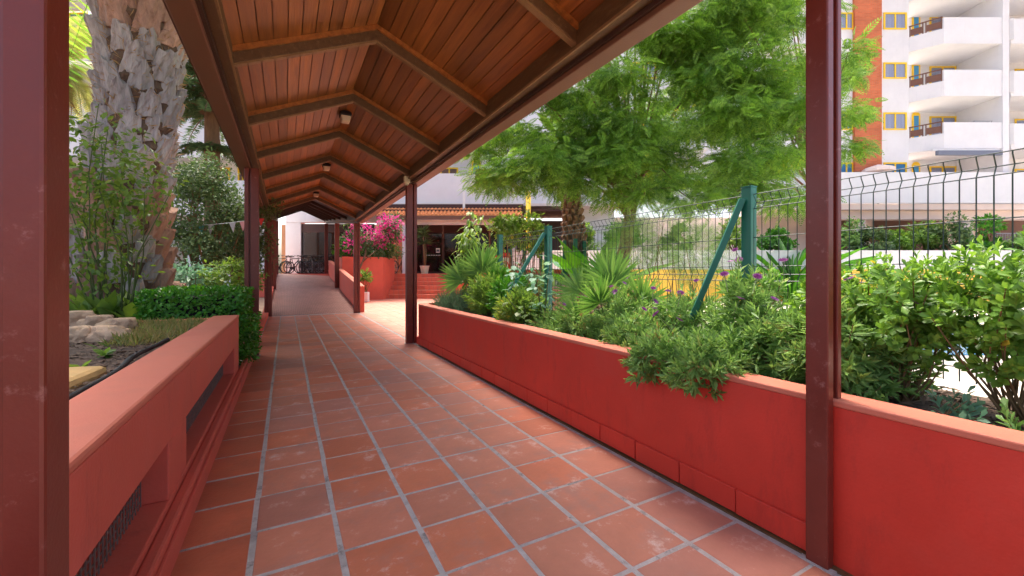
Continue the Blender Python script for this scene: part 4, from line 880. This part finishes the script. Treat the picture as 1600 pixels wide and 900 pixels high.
# pale palm beyond the left post, pine
D_ = 10.5; palm('slender_palm', 'palm with pale arching fronds seen between left post and stout trunk', W(U(70, D_), D_, .4), [W(U(70, D_), D_, .4), PX(80, 250, D_), PX(92, 95, D_)], [.2, .16, .14], M['fibre'], 44, 1.5, M['l_pale'], 12, -.9, 1.1)
D_ = 12.0
pn = empty('norfolk_pine', W(U(334, D_), D_, .4), 'norfolk pine with tiered drooping branches behind the garden bush', 'tree'); pb = Vector(pn.location)
MB().tube([(0, 0, 0), PX(332, 290, D_) - pb, PX(331, 190, D_) - pb, PX(330, 0, D_) - pb, PX(330, -200, D_) - pb], [.24, .2, .18, .15, .1], 12).build('trunk', M['bark'], pn)
parts = []; lm = MB()
for py, L, nb in ((235, .9, 7), (178, 2.1, 16), (150, 2.0, 14), (112, 2.2, 14), (70, 2.1, 12), (20, 2.0, 12), (-40, 1.8, 12), (-110, 1.5, 10)):
    c = PX(331, py, D_) - pb
    for i in range(nb):
        a = 2 * math.pi * i / nb + random.uniform(-.1, .1); h = Vector((math.cos(a), math.sin(a), 0)); q = [c + h * L * t + Vector((0, 0, .10 * math.sin(t * 3) - .28 * t * t * L)) for t in np.linspace(0, 1, 7)]
        lm.tube(q, [.03, .026, .022, .018, .014, .01, .005], 5, False)
        k = 230; t = rng.uniform(.12, 1, k); P = np.array([[np.interp(tt, np.linspace(0, 1, 7), [v[j] for v in q]) for j in range(3)] for tt in t]); s_ = np.array((-h.y, h.x, 0))
        sd = rng.choice((-1, 1), k)[:, None]; dr = nrm(s_ * sd * .8 + np.array(h) * .5 + np.array((0, 0, -.05)) + rng.normal(0, .25, (k, 3))); parts.append(inst(leaf_t(.07, .05), P, dr, np.tile((0, 0, 1.), (k, 1)), rng.uniform(.18, .34, k) * (1.1 - .5 * t)))
lm.build('branches', M['bark'], pn); V, T = cat(parts); trimesh('needles', V, T, M['l_pine'], pn)

# ================================================================== LEFT GARDEN PLANTS
e = empty('clipped_hedge', (-.92, 6.4, .42), 'clipped bright green hedge behind the end of the left planter wall', 'hedge')
n = 8500; f = rng.random(n); hx, hy, hz = .48, .55, .27
P = rng.uniform(-1, 1, (n, 3)); k = rng.integers(0, 3, n); sg_ = rng.choice((-1, 1), n); P[np.arange(n), k] = sg_ * rng.uniform(.82, 1.03, n); P *= np.array((hx, hy, hz)); P[:, 2] += .3 + .03 * np.sin(P[:, 0] * 7) * np.sin(P[:, 1] * 9)
nm_ = np.zeros((n, 3)); nm_[np.arange(n), k] = sg_; V, T = inst(leaf6(.24), P, nm_ * .6 + rdir(n) * .8 + np.array((0, 0, .4)), nm_ + np.array((0, 0, .6)) + rdir(n) * .4, rng.uniform(.035, .065, n)); trimesh('foliage', V, T, M['l_hedge'], e)
n = 2200; P = rng.uniform(-1, 1, (n, 3)) * np.array((.2, .5, .28)) + np.array((.40, -.05, -.02)); V, T = inst(leaf6(.24), P, rdir(n) + np.array((.5, 0, -.2)), rdir(n) + np.array((.4, -.2, .7)), rng.uniform(.035, .065, n)); trimesh('side_foliage', V, T, M['l_hedge'], e)
MB().box(-.38, .38, -.42, .42, -.1, .5).build('hedge_core', M['void'], e)  # solid near-black box filling the middle of the hedge
leaf_bush('garden_bush', 'large dull green rounded bush behind the hedge and bunting', W(U(315, 8.6), 8.6, .45), PX(318, 338, 8.6), (.98, .85, 1.35), 9500, .085, OVAL, M['l_bush'], 'bush', nst=26, r0=.03, clumps=46, low=-.9)
leaf_bush('garden_bush', 'dark bush with small white blooms left of the far canopy posts', W(U(372, 10), 10, .45), PX(380, 360, 10), (.75, .75, 1.1), 5000, .09, OVAL, M['l_bush'], 'bush', nst=16, r0=.025, clumps=26, low=-.9)
leaf_bush('garden_bush', 'dark shrub beyond the yellow sign left of the ramp', (-1.15, 14.5, .4), (-1.15, 14.5, 1.7), (.55, 2.2, 1.2), 5000, .09, OVAL, M['l_bush'], 'bush', nst=14, clumps=22)
for px, py, c, lab in ((300, 440, 'l_blue', 'low bluish shrub growing just behind the hedge'), (365, 436, 'l_light', 'low light green shrub behind the hedge beside the post')):
    q = PX(px, py, 7.2); leaf_bush('low_shrub', lab, (q.x, q.y, .45), q, (.42, .4, .3), 900, .09, OVAL, M[c], 'shrub', nst=8, r0=.012)
for i, (px, py, n, r) in enumerate(((140, 262, 620, (.55, .4, .62)), (145, 385, 330, (.5, .35, .5)), (215, 300, 200, (.42, .25, .34)))):
    q = PX(px, py, 4.7); b = W(U(160 + i * 18, 4.9), 4.9, .55)
    leaf_bush('climbing_shrub', ['tall leafy shrub hiding the left of the stout palm trunk', 'lower leafy shrub at the foot of the stout palm', 'thin leafy shoots crossing the middle of the stout palm'][i], b, q, r, int(n * 1.5), .082, leaf6(.24), M['l_climb'], 'shrub', nst=6, r0=.011, stem='gstem', fill=.75, low=-1)
for i, (px, py, D) in enumerate(((125, 492, 4.6), (165, 494, 4.7), (205, 492, 4.8), (222, 480, 5.0), (180, 478, 5.1), (140, 476, 5.1))):
    q = PX(px, py, D); q.z = .62; n = 11; a = rng.uniform(0, 6.28, n); el = rng.uniform(.75, 1.4, n); d = np.stack([np.cos(a) * np.cos(el), np.sin(a) * np.cos(el), np.sin(el)], 1)
    e = empty('broadleaf_plant', q, 'clump of upright broad leaves at the palm foot, %s from the left post' % ordn[i], 'plant', 'broad leaved clumps at the palm foot')
    for j in range(n):
        V, T = inst(leaf6(.17, .08, .12, .3, .65, .85), np.array([(0.02 * math.cos(a[j]), .02 * math.sin(a[j]), 0)]), d[j:j + 1], np.array([(-math.cos(a[j]), -math.sin(a[j]), .8)]), rng.uniform(.28, .46)); trimesh('leaf', V, T, M['l_light'] if j % 4 else M['l_climb'], e)
# grass and litter
n = 9000; P = np.stack([rng.uniform(-1.5, -.74, n), rng.uniform(3.9, 5.4, n), np.full(n, .67)], 1); keep = (P[:, 1] > 3.9 + rng.random(n) ** 2 * 1.3) & ~((P[:, 0] < -1.15) & (P[:, 1] < 5.1)); P = P[keep]; n = len(P)
V, T = inst(leaf_t(.06, .02), P, rdir(n) * .7 + np.array((0, 0, .8)), rdir(n), rng.uniform(.04, .11, n)); tag(trimesh('grass', V, T, M['l_grass']), 'thin grass growing along the left planter wall', 'grass', kind='stuff')
n = 6000; P = np.stack([rng.uniform(-2.3, -.72, n), rng.uniform(1.5, 5.6, n), rng.uniform(.673, .69, n)], 1); d = rdir(n); d[:, 2] *= .25
V, T = inst(leaf_t(.3, .05), P, d, np.array((0, 0, 1.)) + rdir(n) * .5, rng.uniform(.012, .045, n)); tag(trimesh('leaf_litter', V, T, M['chip']), 'dry bark and leaf litter on the left bed', 'litter', kind='stuff')
n = 5000; P = np.stack([rng.uniform(2.14, 2.96, n), rng.uniform(-.5, 7, n), rng.uniform(.6, .625, n)], 1); d = rdir(n); d[:, 2] *= .3
V, T = inst(leaf_t(.16, .05), P, d, np.array((0, 0, 1.)) + rdir(n) * .5, rng.uniform(.02, .08, n)); tag(trimesh('leaf_litter', V, T, M['chip']), 'dry stalks and leaf litter in the right flower bed', 'litter', kind='stuff')
for i, (x, y) in enumerate(((-1.0, 3.5), (-.95, 3.0), (-1.25, 2.9))):
    n = 16; V, T = inst(BROAD, np.zeros((n, 3)), rdir(n) * .8 + np.array((0, 0, .5)), rdir(n) * .3 + np.array((0, 0, 1.)), rng.uniform(.04, .08, n)); e = empty('seedling', (x, y, .685), ['small green seedling on bare soil beside the hose', 'yellowish seedling between hose and edging stone', 'tiny weed left of the edging stone'][i], 'plant'); trimesh('leaves', V, T, M['l_light'], e)

# ================================================================== RIGHT FLOWER BED
def flower_mesh():
    n = 13; a = np.linspace(0, 2 * math.pi, n, endpoint=False); d = np.stack([np.cos(a), np.sin(a), np.full(n, .35)], 1); return inst(leaf_t(.2, .05, .55, .1), np.zeros((n, 3)), d, np.tile((0, 0, 1.), (n, 1)), np.full(n, .029))
fv, ft = flower_mesh(); fob = trimesh('flower_mesh_source', fv, ft, M['petal_p']); fme = fob.data; bpy.data.objects.remove(fob)
fme.name = 'flower'
def purple(k):
    def fn(e, P, d, b):
        vis = np.argsort(-(P[:, 2] * 1.0 - P[:, 0] * .25 + rng.random(len(P)) * .25))[:k * 3]; vis = rng.choice(vis, k, replace=False)
        for i in vis:
            o = link('flower', fme, e); q = Vector(P[i]) + Vector(nrm(d[i])) * .06 + Vector((-.02, -.02, .03)); o.location = q - b; o.rotation_euler = (random.uniform(.1, .9), random.uniform(-.7, .2), random.uniform(0, 6)); s_ = random.uniform(.8, 1.15); o.scale = (s_, s_, s_)
            MB().tube([(0, 0, -.12), (0, 0, -.004)], .0025, 4, False).build('flower_stalk', M['gstem'], o)
    return fn
dz = [((2.50, 1.02), (.34, .24, .42), .86, 'bright daisy bush pressed against the nearest right post', 3), ((2.44, 1.34), (.27, .24, .34), .82, 'daisy bush just left of the nearest right post', 3), ((2.62, 1.62), (.26, .26, .50), .88, 'tall daisy bush around the braced fence post', 6), ((2.36, 2.28), (.26, .26, .24), .80, 'spreading daisy bush left of the near fence brace', 3), ((2.10, 1.52), (.28, .22, .24), .76, 'daisy bush spilling over the red wall before the braced fence post', 1), ((2.62, 2.10), (.26, .26, .36), .86, 'daisy bush at the foot of the near fence brace', 4), ((2.12, 1.86), (.28, .22, .24), .74, 'left one of the two daisy bushes hanging over the red wall', 1), ((2.55, 2.62), (.28, .28, .34), .84, 'daisy bush with purple blooms right of the larger fan palm', 4), ((2.40, 3.05), (.28, .28, .24), .78, 'dense green daisy bush below the larger fan palm', 2), ((2.42, 3.5), (.24, .24, .2), .74, 'small grey green daisy bush left of the larger fan palm', 1)]
for (x, y), r, zc, lab, k in dz:
    zc -= .09; r = (r[0], r[1], r[2] * .8)
    shoot_bush('daisy_bush', lab, (x, y, .6), (x, y, zc), r, int(330 * (r[0] * r[2] / .1) ** .8), 13, .075, LANCE, M['l_daisy'], 'bush', 'purple flowered daisy bushes in the right bed', up=.35, low=-.55, nst=26, r0=.006, flowers=purple(k), spread=.95, slen=.09)
sh = [((2.55, .84), (.26, .24, .24), 1.03, 'fleshy leaved shrub right of the nearest post with woody stems', 120), ((2.58, .50), (.26, .26, .30), 1.06, 'taller fleshy leaved shrub at the right edge of the picture', 130), ((2.60, .16), (.25, .25, .28), 1.02, 'fleshy leaved shrub cut by the right picture edge', 110), ((2.52, 1.12), (.17, .17, .2), .98, 'narrow fleshy leaved shrub just behind the nearest right post', 60)]
for (x, y), r, zc, lab, k in sh:
    shoot_bush('fleshy_shrub', lab, (x, y, .6), (x, y, zc), r, int(k * 2.0), 13, .052, OBOV, M['l_shrub'], 'shrub', 'fleshy leaved shrubs beside the mesh fence', up=.6, low=-.85, nst=26, r0=.0055, spread=1.0, slen=.08, fill=.5)
for i, (x, y) in enumerate(((2.28, .92), (2.34, .62), (2.25, .40), (2.4, .28), (2.25, 1.2))):
    shoot_bush('rosette_plant', ['low rosette plant in the bed beside the right post', 'grey green rosette in the middle of the bare soil', 'pale rosette near the wall at the right edge', 'straggling rosette under the right edge shrub', 'dense low rosette left of the right post'][i], (x, y, .6), (x, y, .645), (.11, .11, .07), 14, 9, .055, OBOV, M['l_blue'] if i % 2 else M['l_daisy'], 'plant', 'low rosettes in the right bed', up=.7, low=0, nst=10, r0=.004)
# middle and far end of the bed
for i, (x, y, rx, rz_, n) in enumerate(((2.45, 6.75, .3, .22, 420), (2.4, 6.25, .3, .26, 480), (2.45, 5.75, .28, .24, 420))):
    shoot_bush('rosemary_bush', ['rosemary bush at the rounded end of the red wall', 'dark rosemary bush beside the second right post', 'rosemary bush in front of the smaller fan palm'][i], (x, y, .6), (x, y, .72), (rx, .3, rz_), n, 22, .035, leaf_t(.08, .01), M['l_rosemary'], 'bush', 'rosemary bushes at the far end of the bed', up=.8, low=-.3, spread=.8, slen=.16, nst=20, r0=.005)
for i, (x, y, r, zc) in enumerate(((2.45, 5.15, (.3, .32, .32), .84), (2.5, 4.65, (.28, .3, .3), .86), (2.35, 4.1, (.26, .28, .22), .78), (2.7, 5.3, (.2, .3, .36), .9))):
    shoot_bush('leafy_bush', ['light green narrow leaved bush right of the rosemary', 'light green bush under the far fence brace', 'low light green bush left of the stone ring', 'taller light green bush beside the corner fence post'][i], (x, y, .6), (x, y, zc), r, 230, 11, .10, LANCE, M['l_light'] if i % 2 == 0 else M['l_hedge'], 'bush', 'light green bushes in the middle of the bed', up=.5, low=-.5, nst=20, r0=.006)
def fan_leaf(e, root, tip, Rr, m, n=26):
    root, tip = Vector(root), Vector(tip); ax = (tip - root).normalized(); axh = np.array(ax)
    st_ = MB().tube([root, root.lerp(tip, .5) + Vector((0, 0, .03)), tip], [.008, .006, .004], 5, False).build('leaf_stalk', M['gstem'], e)
    nn = Vector((-.5, -.75, .35)); nn = (nn - ax * nn.dot(ax)).normalized(); sd = ax.cross(nn)
    a = np.linspace(-1.75, 1.75, n); d = np.outer(np.cos(a), axh) + np.outer(np.sin(a), np.array(sd)) + np.random.default_rng(3).normal(0, .04, (n, 3)); tv, tf = leaf6(.045, .02, .06, .3, .6, .9)
    V, T = inst((tv, tf), np.tile(np.array(tip), (n, 1)), d, np.tile(np.array(nn), (n, 1)), Rr * (.75 + .3 * np.cos(a * .6))); trimesh('fan', V, T, m, st_)
for nm, lab, b, tips, Rr in (('fan_palm', 'smaller fan palm rising from the bushes at the far end of the bed', (2.62, 5.75, .6), [((-.05, -.1, .62), .42), ((-.28, .12, .5), .4), ((.05, -.38, .42), .38), ((.12, .25, .72), .4), ((-.15, .4, .55), .36)], 0), ('fan_palm', 'larger fan palm in the middle of the flower bed', (2.66, 2.98, .6), [((-.02, -.05, .5), .33), ((-.22, -.12, .34), .28), ((.02, -.38, .35), .28), ((-.12, .28, .42), .3), ((.08, .12, .58), .3), ((-.3, .1, .2), .24)], 0)):
    e = empty(nm, b, lab, 'plant')
    for t, r in tips: fan_leaf(e, (0, 0, 0), t, r, M['l_fan'])
    for i in range(2):
        a = i * 1.3; fan_leaf(e, (0, 0, 0), (.12 * math.cos(a), .12 * math.sin(a), .3 + .05 * i), Rr or .24, M['l_pale'], 18)
# saplings
def sapling(name, label, b, h, n, L, m, spread=.12, ns=1, tpl=BROAD, droop=-.25):
    e = empty(name, b, label, 'plant'); parts = []; mb = MB()
    for s_ in range(ns):
        dx, dy = (random.uniform(-1, 1) * spread * 2.2 * (ns > 1) for _ in range(2)); hh = h * random.uniform(.7, 1) if s_ else h; mb.tube([(0, 0, 0), (dx * .4, dy * .4, hh * .5), (dx, dy, hh)], [.012, .009, .004], 5, False)
        k = n // ns; t = rng.uniform(.25, 1, k); a = rng.uniform(0, 6.28, k); P = np.stack([dx * t + np.cos(a) * spread * .5 * rng.random(k), dy * t + np.sin(a) * spread * .5 * rng.random(k), hh * t], 1)
        parts.append(inst(tpl, P, np.stack([np.cos(a), np.sin(a), np.full(k, droop) + rng.normal(0, .25, k)], 1), np.stack([np.cos(a) * .3, np.sin(a) * .3, np.ones(k)], 1), L * rng.uniform(.6, 1.2, k)))
    mb.build('stem', M['gstem'], e); V, T = cat(parts); trimesh('leaves', V, T, m, e); return e
sapling('tall_leafy_plant', 'tall drooping leaved plant standing above the smaller fan palm', (2.74, 6.5, .6), 1.65, 560, .14, M['l_light'], .2, 8, leaf6(.17, .06, .3), -.5)
sapling('sapling', 'slender broad leaved sapling before the green gate posts', (2.42, 3.75, .6), .78, 46, .11, M['l_blue'], .1, 2)
sapling('sapling', 'young bluish leaved plant beside the far fence brace', (2.40, 4.35, .6), .75, 60, .10, M['l_blue'], .14, 3)
sapling('sapling', 'broad leaved young plant at the base of the stone ring', (2.3, 3.85, .6), .35, 40, .10, M['l_climb'], .12, 3)
q = PX(812, 372, 10); leaf_bush('climber', 'light leafy climber in front of the yellow pole', (q.x, q.y, 0), q, (.75, .6, .6), 1300, .15, OVAL, M['l_light'], 'shrub', nst=12, clumps=14)
sapling('vine_shoot', 'tall thin leafy shoot left of the yellow pole', W(U(801, 10), 10, 0), 3.0, 130, .14, M['l_light'], .14, 2, OVAL)
def strap_plant(name, label, b, n, L, m, wd=.1, lo=.4, hi=1.4):
    e = empty(name, b, label, 'plant'); a = rng.uniform(0, 6.28, n); el = rng.uniform(lo, hi, n); d = np.stack([np.cos(a) * np.cos(el), np.sin(a) * np.cos(el), np.sin(el)], 1); V, T = inst(leaf6(wd, .04, .25, .45, .75, .5), np.zeros((n, 3)), d, np.stack([-np.cos(a), -np.sin(a), np.full(n, .9)], 1), L * rng.uniform(.6, 1.1, n)); trimesh('leaves', V, T, m, e)
strap_plant('bird_of_paradise', 'large paddle leaved plant left of the shaggy palm trunk', W(U(925, 11.6), 11.6, 0), 30, 2.6, M['l_hedge'], .085)
strap_plant('bird_of_paradise', 'paddle leaved plant right of the shaggy palm trunk', W(U(868, 12.4), 12.4, 0), 24, 2.4, M['l_bush'], .085)
strap_plant('spiky_plant', 'spiky cycad like plant beyond the pool left of the nearest post', W(U(1236, 17.4), 17.4, 0), 60, 3.4, M['l_hedge'], .03, .3, 1.4)
for i, (px, py, D, r) in enumerate(((1040, 372, 7.5, (.7, .5, .55)), (985, 385, 7.8, (.5, .5, .5)), (1085, 395, 7.0, (.4, .4, .4)))):
    q = PX(px, py, D); nw = 800; e = empty('wispy_shrub', (q.x, q.y, 0), ['wispy grey green shrub behind the larger fan palm', 'wispy shrub in front of the leaning tree trunk', 'small wispy shrub left of the braced fence post'][i], 'shrub'); b = Vector((q.x, q.y, 0)); n = 800
    P, d = dome(n, q, r, .2, -1, .7); V, T = inst(frond_t(9, .14, .018, .2), P, d + rdir(n) * .6 + np.array((0, 0, -.1)), rdir(n), rng.uniform(.18, .34, n)); trimesh('foliage', V - np.array(b), T, M['l_daisy'], e); stems((0, 0, 0), [Vector(P[j]) - b for j in range(7)], .010).build('stems', M['stem'], e)
names = ['l_light', 'l_hedge', 'l_bush', 'l_light', 'l_hedge', 'l_daisy', 'l_bush', 'l_shrub', 'l_light', 'l_bush', 'l_hedge', 'l_daisy']
where = ['leftmost shrub above the pool wall behind the feathery tree', 'second shrub from the left above the pool wall', 'third shrub from the left above the pool wall', 'yellowish shrub above the pool wall left of the nearest post', 'green shrub above the pool wall hidden by the nearest post', 'first shrub right of the nearest post above the pool wall', 'second shrub right of the nearest post above the pool wall', 'yellow green shrub right of the nearest post above the pool wall', 'tall round shrub in the middle of the pool wall hedge', 'dark shrub right of the tallest one above the pool wall', 'shrub below the white column above the pool wall', 'last shrub at the right end above the pool wall']
for i, px in enumerate((905, 975, 1060, 1150, 1215, 1330, 1362, 1400, 1442, 1490, 1535, 1590)):
    D = 19.2 + .5 * (i % 3); h = [1.2, 1.5, 1.3, 1.5, 1.2, 1.4, 1.1, 1.2, 1.75, 1.4, 1.0, .9][i]; b = W(U(px, D), D, zw - .13); c = b + Vector((0, 0, h * .5)); leaf_bush('garden_shrub', where[i], b, c, (1.0, .8, h * .62), 1500, .2, OVAL, M[names[i]], 'shrub', 'shrubs on the raised garden beyond the pool', nst=8, clumps=12, r0=.03)
e = empty('small_tree', W(U(1545, 19.5), 19.5, zw - .12), 'small bent tree with flat leafy top above the pool wall', 'tree')
tips = [(-.3, 0, 1.25), (.35, .1, 1.7), (.7, 0, 1.45), (.0, .1, 1.6)]; stems((0, 0, 0), tips, .05, 6, .15).build('trunk', M['bark'], e)
parts = []
for t in tips: P, d = dome(160, t, (.42, .4, .2), .2, -1, .6); parts.append(inst(OVAL, P, d + rdir(len(P)) * .6, rdir(len(P)) + np.array((0, 0, 1.)), rng.uniform(.1, .2, len(P))))
V, T = cat(parts); trimesh('crown', V, T, M['l_hedge'], e)

# bougainvillea over the coral planter
b = Vector((3.25, 20.4, 1.96)); be = empty('bougainvillea', b, 'magenta flowering bougainvillea on a twisted trunk above the coral planter', 'shrub')
tw = [(0, 0, 0)]; MB().tube([(-.45, -.86, -1.0), (-.42, -.86, -.6), (-.25, -.85, -.25), (-.1, -.7, .1), (.0, -.4, .6), (.1, 0, 1.3)], [.05, .05, .045, .04, .04, .03], 7).tube([(-.3, -.86, -.3), (.05, -.9, .05), (.35, -.85, .3)], [.03, .025, .015], 6).build('trunk', M['bark'], be)
gp_, mp_ = [], []
for i in range(40):
    c = np.array((rng.uniform(-.9, 1.5), rng.uniform(-.9, .6), rng.uniform(.2, 1.9))); P, d = dome(110, c, (.38, .36, .3), .2, -1, .6); D = d + rdir(len(P)) * .6 + np.array((0, 0, -.3)); isf = i % 5 in (0, 3) and c[2] > .4
    (mp_ if isf else gp_).append(inst(OVAL, P, D, rdir(len(P)) + np.array((0, -.3, 1.)), rng.uniform(.1, .18, len(P))))
V, T = cat(gp_); trimesh('foliage', V, T, M['l_bush'], be); V, T = cat(mp_); trimesh('bracts', V, T, M['petal_m'], be)
for i, (x, y) in enumerate(((2.5, 20.2), (4.2, 21.1))):
    leaf_bush('planter_shrub', ['bright green shrub at the left of the coral planter', 'bright green shrub at the right of the coral planter'][i], (x, y, 1.96), (x, y, 2.3), (.6, .5, .42), 900, .14, OVAL, M['l_hedge'], 'shrub', nst=8)

# small things on the apartment block
e = empty('drying_rack', W(U(1528, 23.6), 23.6, ZZ(232, 23.1) + .2), 'white folding drying rack on the third balcony of the apartment block', 'rack', None, -YAW)
mb = MB()
for k in range(7): mb.bar((-.5, -.25 + k * .08, 1.42), (.5, -.25 + k * .08, 1.42), .012, .012)
mb.build('bars', M['steel'], e); mb = MB()
for sx in (-.5, .5): mb.bar((sx, -.3, 0), (sx, .26, 1.43), .02, .02).bar((sx, .3, 0), (sx, -.26, 1.43), .02, .02)
mb.build('legs', M['steel'], e)
e = empty('white_parasol', W(U(1372, 23.2), 23.2, ZZ(316, 22.6)), 'white parasol top showing above the terrace parapet beside the brick pilaster', 'parasol', None, -YAW)
MB().lathe([(.03, 0), (.03, ZZ(258, 23.2) - ZZ(316, 22.6))], n=8).build('pole', M['steel'], e); zt = ZZ(257, 23.2) - ZZ(316, 22.6)
MB().lathe([(.74, zt - .42), (.7, zt - .22), (.03, zt)], n=8).build('canopy', M['pinkwhite'], e)
